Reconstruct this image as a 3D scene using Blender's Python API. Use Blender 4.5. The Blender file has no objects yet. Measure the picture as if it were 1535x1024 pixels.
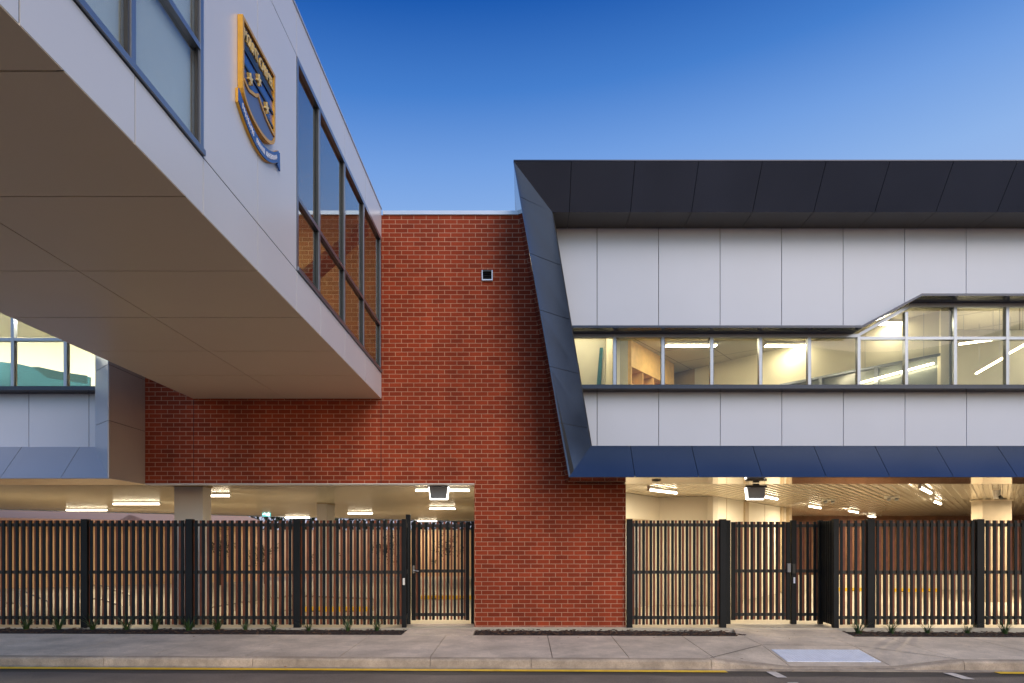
import bpy, bmesh, math, random
from mathutils import Vector, Matrix
R = math.radians
rnd = random.Random(7)
scene = bpy.context.scene
col = scene.collection
F, PX, PY, EYE = 1023.3, 785.0, 818.0, 1.56      # lens and eye height measured from the photo's perspective

def at(px, py, Y):            # measured pixel -> world point at depth Y
    return Vector(((px - PX) / F * Y, Y, EYE + (PY - py) / F * Y))
def xat(px, Y): return (px - PX) / F * Y

# ------------------------------------------------------------------ object helpers
def tag(o, label=None, cat=None, group=None, kind=None):
    if label: o['label'] = label
    if cat: o['category'] = cat
    if group: o['group'] = group
    if kind: o['kind'] = kind
    return o
def empty(name, loc=(0, 0, 0), label=None, cat=None, group=None, rz=0):
    o = bpy.data.objects.new(name, None); col.objects.link(o)
    o.location = loc; o.rotation_euler = (0, 0, rz); o.empty_display_size = .2
    return tag(o, label, cat, group)
def copy_tree(o, parent=None):
    c = o.copy(); col.objects.link(c)
    if parent is not None:
        c.parent = parent
    for ch in list(o.children): copy_tree(ch, c)
    return c

class MB:
    def __init__(s): s.bm = bmesh.new()
    def box(s, x0, x1, y0, y1, z0, z1, m=None):
        vs = [Vector((x, y, z)) for z in (z0, z1) for y in (y0, y1) for x in (x0, x1)]
        if m is not None: vs = [m @ v for v in vs]
        v = [s.bm.verts.new(p) for p in vs]
        for f in ((0, 2, 3, 1), (4, 5, 7, 6), (0, 1, 5, 4), (2, 6, 7, 3), (0, 4, 6, 2), (1, 3, 7, 5)):
            s.bm.faces.new([v[i] for i in f])
        return s
    def poly(s, pts):
        s.bm.faces.new([s.bm.verts.new(Vector(p)) for p in pts]); return s
    def prism(s, pts, d):            # polygon extruded along vector d
        d = Vector(d); a = [s.bm.verts.new(Vector(p)) for p in pts]; b = [s.bm.verts.new(Vector(p) + d) for p in pts]
        n = len(pts); s.bm.faces.new(a); s.bm.faces.new(b[::-1])
        for i in range(n):
            s.bm.faces.new([a[i], b[i], b[(i + 1) % n], a[(i + 1) % n]])
        return s
    def slab(s, pts, t, away=None):  # thin panel: polygon given thickness t on the side away from the viewer side point
        p = [Vector(q) for q in pts]
        n = (p[1] - p[0]).cross(p[-1] - p[0]).normalized()
        ref = Vector(away) if away is not None else Vector((0, 0, EYE))
        if n.dot(ref - p[0]) > 0: n = -n
        return s.prism(p, n * t)
    def tube(s, a, b, r, n=10, r2=None):
        a, b = Vector(a), Vector(b); r2 = r if r2 is None else r2
        d = (b - a).normalized(); u = d.orthogonal().normalized(); w = d.cross(u)
        ra = [s.bm.verts.new(a + (u * math.cos(t) + w * math.sin(t)) * r) for t in [2 * math.pi * i / n for i in range(n)]]
        rb = [s.bm.verts.new(b + (u * math.cos(t) + w * math.sin(t)) * r2) for t in [2 * math.pi * i / n for i in range(n)]]
        for i in range(n): s.bm.faces.new([ra[i], ra[(i + 1) % n], rb[(i + 1) % n], rb[i]])
        s.bm.faces.new(ra[::-1]); s.bm.faces.new(rb); return s
    def build(s, name, mat, parent=None, bevel=0, smooth=False, label=None):
        bmesh.ops.recalc_face_normals(s.bm, faces=s.bm.faces[:])
        me = bpy.data.meshes.new(name); s.bm.to_mesh(me); s.bm.free()
        me.materials.append(mat)
        if smooth:
            for p in me.polygons: p.use_smooth = True
        o = bpy.data.objects.new(name, me); col.objects.link(o)
        if parent is not None:
            o.parent = parent
            o.matrix_parent_inverse = Matrix.Identity(4)
            w = parent_world(parent)
            o.matrix_basis = w.inverted()
        if bevel:
            b = o.modifiers.new('bevel', 'BEVEL'); b.width = bevel; b.segments = 2; b.limit_method = 'ANGLE'
        if label: o['label'] = label
        return o
def parent_world(o):
    m = Matrix.LocRotScale(o.location, o.rotation_euler, o.scale) if o.type == 'EMPTY' else o.matrix_basis.copy()
    while o.parent is not None:
        o = o.parent
        m = (Matrix.LocRotScale(o.location, o.rotation_euler, o.scale) if o.type == 'EMPTY' else o.matrix_basis.copy()) @ m
    return m

# ------------------------------------------------------------------ materials
def newmat(name):
    m = bpy.data.materials.new(name); m.use_nodes = True
    nt = m.node_tree; return m, nt, nt.nodes['Principled BSDF']
def N(nt, t, **kw):
    n = nt.nodes.new(t)
    for k, v in kw.items():
        if k in n.inputs.keys() if isinstance(k, str) else False: n.inputs[k].default_value = v
        else: setattr(n, k, v)
    return n
def c4(c): return (c[0], c[1], c[2], 1)
def mat(name, c, rough=.5, metal=0., var=.08, scale=3., bump=0., bscale=60., c2=None, coat=0., rvar=.0, detail=6, spec=.5):
    m, nt, b = newmat(name)
    tc = N(nt, 'ShaderNodeTexCoord')
    nz = N(nt, 'ShaderNodeTexNoise'); nz.inputs['Scale'].default_value = scale; nz.inputs['Detail'].default_value = detail
    nt.links.new(tc.outputs['Object'], nz.inputs['Vector'])
    mx = N(nt, 'ShaderNodeMix'); mx.data_type = 'RGBA'
    lo = [v * (1 - var) for v in c]; hi = [min(1, v * (1 + var)) for v in c]
    if c2 is not None: lo, hi = c, c2
    mx.inputs[6].default_value = c4(lo); mx.inputs[7].default_value = c4(hi)
    rr = N(nt, 'ShaderNodeMapRange'); rr.inputs[1].default_value = .3; rr.inputs[2].default_value = .7
    nt.links.new(nz.outputs['Fac'], rr.inputs[0]); nt.links.new(rr.outputs[0], mx.inputs[0])
    nt.links.new(mx.outputs[2], b.inputs['Base Color'])
    b.inputs['Roughness'].default_value = rough; b.inputs['Metallic'].default_value = metal
    b.inputs['Coat Weight'].default_value = coat; b.inputs['Specular IOR Level'].default_value = spec
    if rvar:
        r2 = N(nt, 'ShaderNodeMapRange'); r2.inputs[3].default_value = max(.02, rough - rvar); r2.inputs[4].default_value = min(1, rough + rvar)
        nt.links.new(nz.outputs['Fac'], r2.inputs[0]); nt.links.new(r2.outputs[0], b.inputs['Roughness'])
    if bump:
        n2 = N(nt, 'ShaderNodeTexNoise'); n2.inputs['Scale'].default_value = bscale; n2.inputs['Detail'].default_value = 4
        nt.links.new(tc.outputs['Object'], n2.inputs['Vector'])
        bp = N(nt, 'ShaderNodeBump'); bp.inputs['Strength'].default_value = bump; bp.inputs['Distance'].default_value = .01
        nt.links.new(n2.outputs['Fac'], bp.inputs['Height']); nt.links.new(bp.outputs[0], b.inputs['Normal'])
    return m
def emis(name, c, s):
    m, nt, b = newmat(name)
    b.inputs['Base Color'].default_value = c4((.8, .8, .8)); b.inputs['Emission Color'].default_value = c4(c); b.inputs['Emission Strength'].default_value = s
    return m
def glass(name, tint=(.9, .95, .95), ior=1.6, rough=.0, extra=0.0, gcol=(.95, .97, 1)):
    m, nt, b = newmat(name); nt.nodes.remove(b)
    out = [n for n in nt.nodes if n.type == 'OUTPUT_MATERIAL'][0]
    tr = N(nt, 'ShaderNodeBsdfTransparent'); tr.inputs[0].default_value = c4(tint)
    gl = N(nt, 'ShaderNodeBsdfGlossy'); gl.inputs['Roughness'].default_value = rough; gl.inputs['Color'].default_value = c4(gcol)
    fr = N(nt, 'ShaderNodeFresnel'); fr.inputs['IOR'].default_value = ior
    ad = N(nt, 'ShaderNodeMath'); ad.operation = 'ADD'; ad.inputs[1].default_value = extra; ad.use_clamp = True
    mx = N(nt, 'ShaderNodeMixShader')
    nt.links.new(fr.outputs[0], ad.inputs[0]); ge = N(nt, 'ShaderNodeNewGeometry'); ivb = N(nt, 'ShaderNodeMath'); ivb.operation = 'SUBTRACT'; ivb.inputs[0].default_value = 1; nt.links.new(ge.outputs['Backfacing'], ivb.inputs[1])
    fm = N(nt, 'ShaderNodeMath'); fm.operation = 'MULTIPLY'; nt.links.new(ad.outputs[0], fm.inputs[0]); nt.links.new(ivb.outputs[0], fm.inputs[1])
    nt.links.new(fm.outputs[0], mx.inputs[0]); nt.links.new(tr.outputs[0], mx.inputs[1]); nt.links.new(gl.outputs[0], mx.inputs[2])
    nt.links.new(mx.outputs[0], out.inputs[0]); return m
def brickmat(name, ca, cb, cm):
    m, nt, b = newmat(name)
    tc = N(nt, 'ShaderNodeTexCoord'); sp = N(nt, 'ShaderNodeSeparateXYZ'); nt.links.new(tc.outputs['Object'], sp.inputs[0])
    ad = N(nt, 'ShaderNodeMath'); ad.operation = 'ADD'; nt.links.new(sp.outputs[0], ad.inputs[0]); nt.links.new(sp.outputs[1], ad.inputs[1])
    cb_ = N(nt, 'ShaderNodeCombineXYZ'); nt.links.new(ad.outputs[0], cb_.inputs[0]); nt.links.new(sp.outputs[2], cb_.inputs[1])
    br = N(nt, 'ShaderNodeTexBrick'); br.offset = .5; br.squash = 1
    for k, v in (('Scale', 1.), ('Mortar Size', .0056), ('Mortar Smooth', .15), ('Bias', -.1), ('Brick Width', .24), ('Row Height', .086)): br.inputs[k].default_value = v
    br.inputs['Color1'].default_value = c4(ca); br.inputs['Color2'].default_value = c4(cb); br.inputs['Mortar'].default_value = c4(cm)
    nt.links.new(cb_.outputs[0], br.inputs['Vector'])
    nz = N(nt, 'ShaderNodeTexNoise'); nz.inputs['Scale'].default_value = 1.1; nz.inputs['Detail'].default_value = 8; nt.links.new(tc.outputs['Object'], nz.inputs['Vector'])
    n2 = N(nt, 'ShaderNodeTexNoise'); n2.inputs['Scale'].default_value = 70; n2.inputs['Detail'].default_value = 5; nt.links.new(tc.outputs['Object'], n2.inputs['Vector'])
    s1 = N(nt, 'ShaderNodeMapRange'); s1.inputs[1].default_value = .25; s1.inputs[2].default_value = .75; s1.inputs[3].default_value = .84; s1.inputs[4].default_value = 1.16
    nt.links.new(nz.outputs['Fac'], s1.inputs[0])
    s2 = N(nt, 'ShaderNodeMapRange'); s2.inputs[1].default_value = .25; s2.inputs[2].default_value = .75; s2.inputs[3].default_value = .8; s2.inputs[4].default_value = 1.2
    nt.links.new(n2.outputs['Fac'], s2.inputs[0])
    mu = N(nt, 'ShaderNodeMath'); mu.operation = 'MULTIPLY'; nt.links.new(s1.outputs[0], mu.inputs[0]); nt.links.new(s2.outputs[0], mu.inputs[1])
    vm = N(nt, 'ShaderNodeVectorMath'); vm.operation = 'SCALE'; nt.links.new(br.outputs['Color'], vm.inputs[0]); nt.links.new(mu.outputs[0], vm.inputs['Scale'])
    # second offset brick pattern picks out odd darker bricks; stretched noise gives faint run-off streaks
    wn_ = N(nt, 'ShaderNodeTexBrick'); wn_.offset = .5
    for k, v in (('Scale', 1.), ('Mortar Size', 0.), ('Bias', -.55), ('Brick Width', .24), ('Row Height', .086)): wn_.inputs[k].default_value = v
    wn_.inputs['Color1'].default_value = (1.03, 1.03, 1.03, 1); wn_.inputs['Color2'].default_value = (.78, .76, .80, 1)
    of = N(nt, 'ShaderNodeVectorMath'); of.operation = 'ADD'; of.inputs[1].default_value = (24., 17.2, 0); nt.links.new(cb_.outputs[0], of.inputs[0]); nt.links.new(of.outputs[0], wn_.inputs['Vector'])
    st = N(nt, 'ShaderNodeMapping'); st.inputs['Scale'].default_value = (2.2, 2.2, .16); nt.links.new(tc.outputs['Object'], st.inputs[0])
    n3 = N(nt, 'ShaderNodeTexNoise'); n3.inputs['Scale'].default_value = 1.; n3.inputs['Detail'].default_value = 7; nt.links.new(st.outputs[0], n3.inputs['Vector'])
    s3 = N(nt, 'ShaderNodeMapRange'); s3.inputs[1].default_value = .3; s3.inputs[2].default_value = .7; s3.inputs[3].default_value = .86; s3.inputs[4].default_value = 1.10; nt.links.new(n3.outputs['Fac'], s3.inputs[0])
    m1 = N(nt, 'ShaderNodeVectorMath'); m1.operation = 'MULTIPLY'; nt.links.new(vm.outputs[0], m1.inputs[0]); nt.links.new(wn_.outputs['Color'], m1.inputs[1])
    m2 = N(nt, 'ShaderNodeVectorMath'); m2.operation = 'SCALE'; nt.links.new(m1.outputs[0], m2.inputs[0]); nt.links.new(s3.outputs[0], m2.inputs['Scale'])
    nt.links.new(m2.outputs[0], b.inputs['Base Color'])
    b.inputs['Roughness'].default_value = .75; b.inputs['Specular IOR Level'].default_value = .15
    iv = N(nt, 'ShaderNodeMath'); iv.operation = 'MULTIPLY_ADD'; iv.inputs[1].default_value = -1; nt.links.new(br.outputs['Fac'], iv.inputs[0])
    sc = N(nt, 'ShaderNodeMath'); sc.operation = 'MULTIPLY'; sc.inputs[1].default_value = .25; nt.links.new(n2.outputs['Fac'], sc.inputs[0]); nt.links.new(sc.outputs[0], iv.inputs[2])
    bp = N(nt, 'ShaderNodeBump'); bp.inputs['Strength'].default_value = .6; bp.inputs['Distance'].default_value = .006
    nt.links.new(iv.outputs[0], bp.inputs['Height']); nt.links.new(bp.outputs[0], b.inputs['Normal'])
    return m

M = {}
M['brick'] = brickmat('red_brick', (.305, .048, .0175), (.205, .0315, .0125), (.50, .275, .18))
M['white'] = mat('white_composite', (.50, .53, .61), .32, 0, .03, .7, rvar=.05, bump=.05, bscale=.9)
M['bridge'] = mat('bridge_composite', (.63, .64, .68), .30, 0, .03, .6, rvar=.05, bump=.05, bscale=.8)
M['soffitpanel'] = mat('bridge_soffit_warm_lit', (.85, .72, .53), .38, 0, .03, .5, rvar=.05)  # white panels; the warm light from below is put into this colour
M['grey_clad'] = mat('silver_grey_composite', (.40, .43, .50), .30, .25, .03, .7, rvar=.05)
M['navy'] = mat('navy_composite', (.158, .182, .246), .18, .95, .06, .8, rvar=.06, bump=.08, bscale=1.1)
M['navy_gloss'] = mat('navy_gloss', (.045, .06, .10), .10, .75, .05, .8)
M['soffit_metal'] = mat('polished_soffit', (.62, .55, .45), .07, .85, .03, 1.)
M['dark'] = mat('dark_backing', (.012, .012, .014), .8)
M['darkmetal'] = mat('charcoal_metal', (.022, .024, .03), .35, .3, .1, 4.)
M['hood'] = mat('dark_navy_hood', (.018, .024, .045), .22, .4, .1, 3.)
M['alu'] = mat('window_aluminium', (.24, .265, .32), .32, .75, .04, 5.)
M['coping'] = mat('metal_coping', (.55, .58, .64), .35, .5, .04, 2.)
M['charcoal'] = mat('charcoal_slat', (.009, .012, .014), .5, 0, .25, 3., rvar=.08, spec=.2)
M['rust'] = mat('stained_timber_slat', (.20, .054, .021), .55, 0, .3, 5., bump=.3, bscale=40)
M['post'] = mat('charcoal_post', (.009, .010, .011), .5, 0, .2, 3., spec=.2)
M['rail'] = mat('dark_brown_rail', (.028, .018, .013), .5, 0, .2, 3.)
M['concrete'] = mat('broomed_concrete', (.62, .51, .40), .85, 0, .16, 1.6, bump=.35, bscale=90, detail=10)
M['kerb'] = mat('kerb_concrete', (.43, .34, .255), .85, 0, .22, 2.2, bump=.4, bscale=70, detail=10)
M['slabfloor'] = mat('car_park_slab', (.46, .40, .31), .55, 0, .12, .8, bump=.1, bscale=30)
M['mulch'] = mat('bark_mulch', (.022, .012, .009), .95, 0, .6, 25., bump=1., bscale=60)
M['chip'] = mat('bark_chip', (.03, .014, .010), .9, 0, .5, 9., c2=(.16, .085, .05))
M['yellow'] = mat('yellow_paint', (.95, .55, .02), .6, 0, .18, 8.)
M['whitepaint'] = mat('white_road_paint', (.62, .56, .52), .7, 0, .2, 14., bump=.3)
M['tactile'] = mat('tactile_paver', (.62, .64, .72), .55, 0, .08, 6.)
M['cream'] = mat('cream_render', (.80, .74, .61), .6, 0, .04, 1.)
M['cream2'] = mat('cream_column', (.52, .41, .27), .6, 0, .04, 1.)
M['lightgrey'] = mat('grey_render', (.72, .69, .67), .6, 0, .04, 1.)
M['ceil'] = mat('ribbed_ceiling_metal', (.66, .60, .48), .24, .5, .03, 1.)
M['plaster'] = mat('room_plaster', (.76, .72, .58), .7, 0, .02, 1.)
M['tan'] = mat('tan_wall', (.50, .37, .22), .7, 0, .05, 2.)
M['timber'] = mat('birch_ply', (.74, .48, .20), .45, 0, .12, 6.)
M['teal'] = mat('teal_felt', (.012, .085, .115), .9, 0, .35, 40., detail=2)
M['greywall'] = mat('grey_wall', (.42, .41, .36), .8, 0, .05, 3.)
M['intglass'] = mat('grey_internal_glazing', (.24, .27, .27), .12, 0, .05, 3.)
M['carpet'] = mat('grey_carpet', (.10, .10, .10), .95)
M['blind'] = mat('roller_blind', (.66, .70, .70), .8, 0, .03, 4.)
M['glass'] = glass('clear_glass', (.96, .95, .88), 1.40)
M['bglass'] = glass('reflective_glass', (.62, .58, .50), 1.9, extra=.13, gcol=(.72, .88, .98))
M['blindglass'] = glass('pale_window_glass', (.9, .93, .93), 1.5, extra=.05)
M['steel'] = mat('brace_steel', (.05, .035, .03), .5, .2)
M['goldm'] = mat('gold_enamel', (.70, .36, .035), .35, .25, .1, 6.)
M['goldl'] = mat('gold_letter', (.85, .60, .20), .35, .2, .1, 8.)
M['blue'] = mat('blue_enamel', (.018, .07, .26), .22, .1, .12, 4.)
M['dkblue'] = mat('dark_blue_band', (.006, .008, .02), .3)
M['greyblue'] = mat('slate_blue_enamel', (.10, .13, .24), .3, .1)
M['whitemark'] = mat('white_enamel', (.70, .74, .85), .4)
M['black'] = mat('black_plastic', (.010, .010, .010), .4)
M['greybox'] = mat('grey_housing', (.22, .23, .25), .45, .2)
M['whitebox'] = mat('white_plastic', (.75, .72, .66), .4)
M['chrome'] = mat('satin_chrome', (.65, .62, .58), .25, .9)
M['leaf'] = mat('strappy_leaf', (.035, .075, .016), .5, 0, .4, 10.)
M['leafdark'] = mat('dark_leaf', (.030, .045, .014), .6, 0, .4, 6.)
M['bark'] = mat('trunk_bark', (.06, .04, .03), .9)
M['rooftin'] = mat('pale_steel_roof', (.64, .38, .25), .95, 0, .03, 1.)
M['houseWall'] = mat('peach_render', (.72, .48, .28), .8, 0, .06, 1.)
M['brownwall'] = mat('brown_timber_wall', (.20, .09, .045), .7, 0, .25, 3.)
M['darkclad'] = mat('dark_cladding', (.03, .03, .055), .6)
M['tube'] = emis('warm_tube', (1., .86, .64), 13)
M['floodlens'] = emis('flood_lens', (1., .95, .86), 7)
M['roomlight'] = emis('room_light', (1., .90, .66), 36)
M['linelight'] = emis('line_light', (1., .88, .62), 13)
M['exitg'] = emis('exit_green', (.02, .30, .30), 1.6)
M['exitw'] = emis('exit_white', (.75, 1., .95), 2.2)

def stained(m, amt, sc):
    nt = m.node_tree; b = nt.nodes['Principled BSDF']; src = b.inputs['Base Color'].links[0].from_socket
    tc = N(nt, 'ShaderNodeTexCoord'); f = None
    for k, (scale, lo, hi) in enumerate(((.9 * sc, 1 - amt, 1 + amt * .6), (7. * sc, 1 - amt * .6, 1 + amt * .4), (60., .86, 1.12))):
        n = N(nt, 'ShaderNodeTexNoise'); n.inputs['Scale'].default_value = scale; n.inputs['Detail'].default_value = 6; n.inputs['Distortion'].default_value = .6 if k < 2 else 0
        nt.links.new(tc.outputs['Object'], n.inputs['Vector'])
        r = N(nt, 'ShaderNodeMapRange'); r.inputs[1].default_value = .32; r.inputs[2].default_value = .68; r.inputs[3].default_value = lo; r.inputs[4].default_value = hi
        nt.links.new(n.outputs['Fac'], r.inputs[0])
        if f is None: f = r.outputs[0]
        else:
            q = N(nt, 'ShaderNodeMath'); q.operation = 'MULTIPLY'; nt.links.new(f, q.inputs[0]); nt.links.new(r.outputs[0], q.inputs[1]); f = q.outputs[0]
    vo = N(nt, 'ShaderNodeTexVoronoi'); vo.inputs['Scale'].default_value = 1.7; nt.links.new(tc.outputs['Object'], vo.inputs['Vector'])
    r = N(nt, 'ShaderNodeMapRange'); r.inputs[1].default_value = .03; r.inputs[2].default_value = .05; r.inputs[3].default_value = .55; r.inputs[4].default_value = 1.; nt.links.new(vo.outputs['Distance'], r.inputs[0])
    q = N(nt, 'ShaderNodeMath'); q.operation = 'MULTIPLY'; nt.links.new(f, q.inputs[0]); nt.links.new(r.outputs[0], q.inputs[1])
    v = N(nt, 'ShaderNodeVectorMath'); v.operation = 'SCALE'; nt.links.new(src, v.inputs[0]); nt.links.new(q.outputs[0], v.inputs['Scale']); nt.links.new(v.outputs[0], b.inputs['Base Color'])
stained(M['concrete'], .17, 1.); stained(M['kerb'], .24, 1.6)
def asphalt():
    m, nt, b = newmat('asphalt')
    tc = N(nt, 'ShaderNodeTexCoord'); sp = N(nt, 'ShaderNodeSeparateXYZ'); nt.links.new(tc.outputs['Object'], sp.inputs[0])
    n1 = N(nt, 'ShaderNodeTexNoise'); n1.inputs['Scale'].default_value = 140; n1.inputs['Detail'].default_value = 4
    n2 = N(nt, 'ShaderNodeTexNoise'); n2.inputs['Scale'].default_value = 1.3; n2.inputs['Detail'].default_value = 6
    for n in (n1, n2): nt.links.new(tc.outputs['Object'], n.inputs['Vector'])
    # an older, paler strip of paving away from the kerb, with a wandering seam
    wob = N(nt, 'ShaderNodeMath'); wob.operation = 'MULTIPLY_ADD'; wob.inputs[1].default_value = .35
    nt.links.new(n2.outputs['Fac'], wob.inputs[0]); nt.links.new(sp.outputs[1], wob.inputs[2])
    seam = N(nt, 'ShaderNodeMapRange'); seam.inputs[1].default_value = 9.78; seam.inputs[2].default_value = 9.70
    nt.links.new(wob.outputs[0], seam.inputs[0])
    mx = N(nt, 'ShaderNodeMix'); mx.data_type = 'RGBA'; mx.inputs[6].default_value = (.064, .052, .045, 1); mx.inputs[7].default_value = (.165, .132, .108, 1)
    nt.links.new(seam.outputs[0], mx.inputs[0])
    s = N(nt, 'ShaderNodeMapRange'); s.inputs[1].default_value = .3; s.inputs[2].default_value = .7; s.inputs[3].default_value = .45; s.inputs[4].default_value = 1.6
    nt.links.new(n1.outputs['Fac'], s.inputs[0])
    s2 = N(nt, 'ShaderNodeMapRange'); s2.inputs[1].default_value = .3; s2.inputs[2].default_value = .7; s2.inputs[3].default_value = .75; s2.inputs[4].default_value = 1.25
    nt.links.new(n2.outputs['Fac'], s2.inputs[0])
    mu = N(nt, 'ShaderNodeMath'); mu.operation = 'MULTIPLY'; nt.links.new(s.outputs[0], mu.inputs[0]); nt.links.new(s2.outputs[0], mu.inputs[1])
    vm = N(nt, 'ShaderNodeVectorMath'); vm.operation = 'SCALE'; nt.links.new(mx.outputs[2], vm.inputs[0]); nt.links.new(mu.outputs[0], vm.inputs['Scale'])
    nt.links.new(vm.outputs[0], b.inputs['Base Color']); b.inputs['Roughness'].default_value = .8
    bp = N(nt, 'ShaderNodeBump'); bp.inputs['Strength'].default_value = .7; bp.inputs['Distance'].default_value = .008
    nt.links.new(n1.outputs['Fac'], bp.inputs['Height']); nt.links.new(bp.outputs[0], b.inputs['Normal'])
    return m
M['asphalt'] = asphalt()
def tilemat(name, c, w, h, rot, line):
    m, nt, b = newmat(name)
    tc = N(nt, 'ShaderNodeTexCoord'); mp = N(nt, 'ShaderNodeMapping'); mp.inputs['Rotation'].default_value = (0, 0, rot)
    nt.links.new(tc.outputs['Object'], mp.inputs[0])
    br = N(nt, 'ShaderNodeTexBrick'); br.offset = 0
    for k, v in (('Scale', 1.), ('Mortar Size', .012), ('Brick Width', w), ('Row Height', h)): br.inputs[k].default_value = v
    br.inputs['Color1'].default_value = c4(c); br.inputs['Color2'].default_value = c4([v * .98 for v in c]); br.inputs['Mortar'].default_value = c4(line)
    nt.links.new(mp.outputs[0], br.inputs['Vector']); nt.links.new(br.outputs['Color'], b.inputs['Base Color']); b.inputs['Roughness'].default_value = .8
    return m
M['tiles'] = tilemat('ceiling_tiles', (.70, .66, .54), 1.2, 1.2, R(36), (.32, .29, .22))
def perfmat():
    m, nt, b = newmat('perforated_acoustic_panel')
    tc = N(nt, 'ShaderNodeTexCoord'); vo = N(nt, 'ShaderNodeTexVoronoi'); vo.inputs['Scale'].default_value = 17; vo.inputs['Randomness'].default_value = .35
    nt.links.new(tc.outputs['Object'], vo.inputs['Vector'])
    mr = N(nt, 'ShaderNodeMapRange'); mr.inputs[1].default_value = .16; mr.inputs[2].default_value = .30; nt.links.new(vo.outputs['Distance'], mr.inputs[0])
    mx = N(nt, 'ShaderNodeMix'); mx.data_type = 'RGBA'; mx.inputs[6].default_value = (.20, .19, .16, 1); mx.inputs[7].default_value = (.38, .37, .33, 1)
    nt.links.new(mr.outputs[0], mx.inputs[0]); nt.links.new(mx.outputs[2], b.inputs['Base Color']); b.inputs['Roughness'].default_value = .8
    return m
M['perf'] = perfmat()

# ------------------------------------------------------------------ ground, road, footpath
def zback(x): return -.035 - .0036 * (x + 7.5)
def zfront(x): return -.085 - .0042 * (x + 7.5)
def zroad(x): return -.215 - .0050 * (x + 7.5)
YB, YK = 12.32, 10.22          # footpath back edge, kerb back line
YKF = 10.08                    # kerb face
def drop(x, y):
    w = min(1, max(0, (11.4 - y) / (11.4 - YKF)))
    return .122 * min(1, max(0, w - max(0, (3.98 - x) / 1.21, (x - 5.5) / 1.0)))
def zpath(x, y):
    t = (YB - y) / (YB - YKF)
    return zback(x) + (zfront(x) - zback(x)) * t - drop(x, y)

g = MB().poly([(-400, -400, -.42), (400, -400, -.42), (400, 500, -.42), (-400, 500, -.42)]).build('ground', M['asphalt']); tag(g, kind='structure')
mb = MB(); xs = [-40, -15, -8, 0, 8, 15, 40]
for a, b in zip(xs[:-1], xs[1:]):
    mb.poly([(a, -6, zroad(a)), (b, -6, zroad(b)), (b, 10.0, zroad(b)), (a, 10.0, zroad(a))])
tag(mb.build('road', M['asphalt']), kind='structure')
# gutter lip
mb = MB()
for a, b in zip(xs[:-1], xs[1:]):
    mb.prism([(a, 9.94, zroad(a) + .006), (b, 9.94, zroad(b) + .006), (b, 10.12, zroad(b) + .012), (a, 10.12, zroad(a) + .012)], (0, 0, -.1))
tag(mb.build('gutter', M['kerb']), kind='structure')

def strip_cells(mb, xs, y0f, y1f, zf, gap, ny, depth=.09, sub=.35):
    for a, b in zip(xs[:-1], xs[1:]):
        a2, b2 = a + gap / 2, b - gap / 2
        nx = max(1, int((b2 - a2) / sub))
        gx = [a2 + (b2 - a2) * i / nx for i in range(nx + 1)]
        V = [[mb.bm.verts.new((x, y0f(x) + (y1f(x) - y0f(x)) * j / ny, zf(x, y0f(x) + (y1f(x) - y0f(x)) * j / ny))) for j in range(ny + 1)] for x in gx]
        for i in range(nx):
            for j in range(ny): mb.bm.faces.new([V[i][j], V[i + 1][j], V[i + 1][j + 1], V[i][j + 1]])
        ring = [V[i][0] for i in range(nx + 1)] + [V[nx][j] for j in range(1, ny + 1)] + [V[i][ny] for i in range(nx - 1, -1, -1)] + [V[0][j] for j in range(ny - 1, 0, -1)]
        low = [mb.bm.verts.new(v.co - Vector((0, 0, depth))) for v in ring]
        n = len(ring)
        for i in range(n): mb.bm.faces.new([ring[i], low[i], low[(i + 1) % n], ring[(i + 1) % n]])
fx = [-40, -33, -26, -19, -15.4, -12.6, -11.2, -9.8, -8.4, -7.0, -5.6, -4.18, -2.76, -1.40, .43, 1.58, 2.86, 3.98, 5.50, 6.5, 8.0, 9.5, 11, 14, 19, 26, 33, 40]
mb = MB(); strip_cells(mb, fx, lambda x: YK + .006, lambda x: YB, zpath, .012, 12, sub=.12 if False else .25)
tag(mb.build('footpath', M['concrete']), kind='structure')
# flare score lines on the ramp are cut as narrow dark strips of joint filler lying on the slab
def ribbon(mb, pts, w, lift=.004, zf=zpath, n=14):
    for (x0, y0), (x1, y1) in zip(pts[:-1], pts[1:]):
        d = Vector((x1 - x0, y1 - y0)); nrm = Vector((-d.y, d.x)).normalized() * w / 2
        for i in range(n):
            q = []
            for t, s in ((i / n, -1), ((i + 1) / n, -1), ((i + 1) / n, 1), (i / n, 1)):
                x, y = x0 + d.x * t + nrm.x * s, y0 + d.y * t + nrm.y * s
                q.append((x, y, zf(x, y) + lift))
            mb.poly(q)
mb = MB()
ribbon(mb, [(2.80, 10.24), (3.96, 11.38)], .014); ribbon(mb, [(5.52, 11.38), (6.5, 10.24)], .014)
ribbon(mb, [(3.99, 11.4), (5.49, 11.4)], .012)
tag(mb.build('footpath_joint', M['dark']), kind='structure')
kx = [-40, -30, -20, -15, -12.6, -10.4, -8.3, -6.2, -4.0, -1.38, .11, 2.77, 6.5, 9.1, 11.7, 16, 24, 40]
mb = MB()
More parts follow.
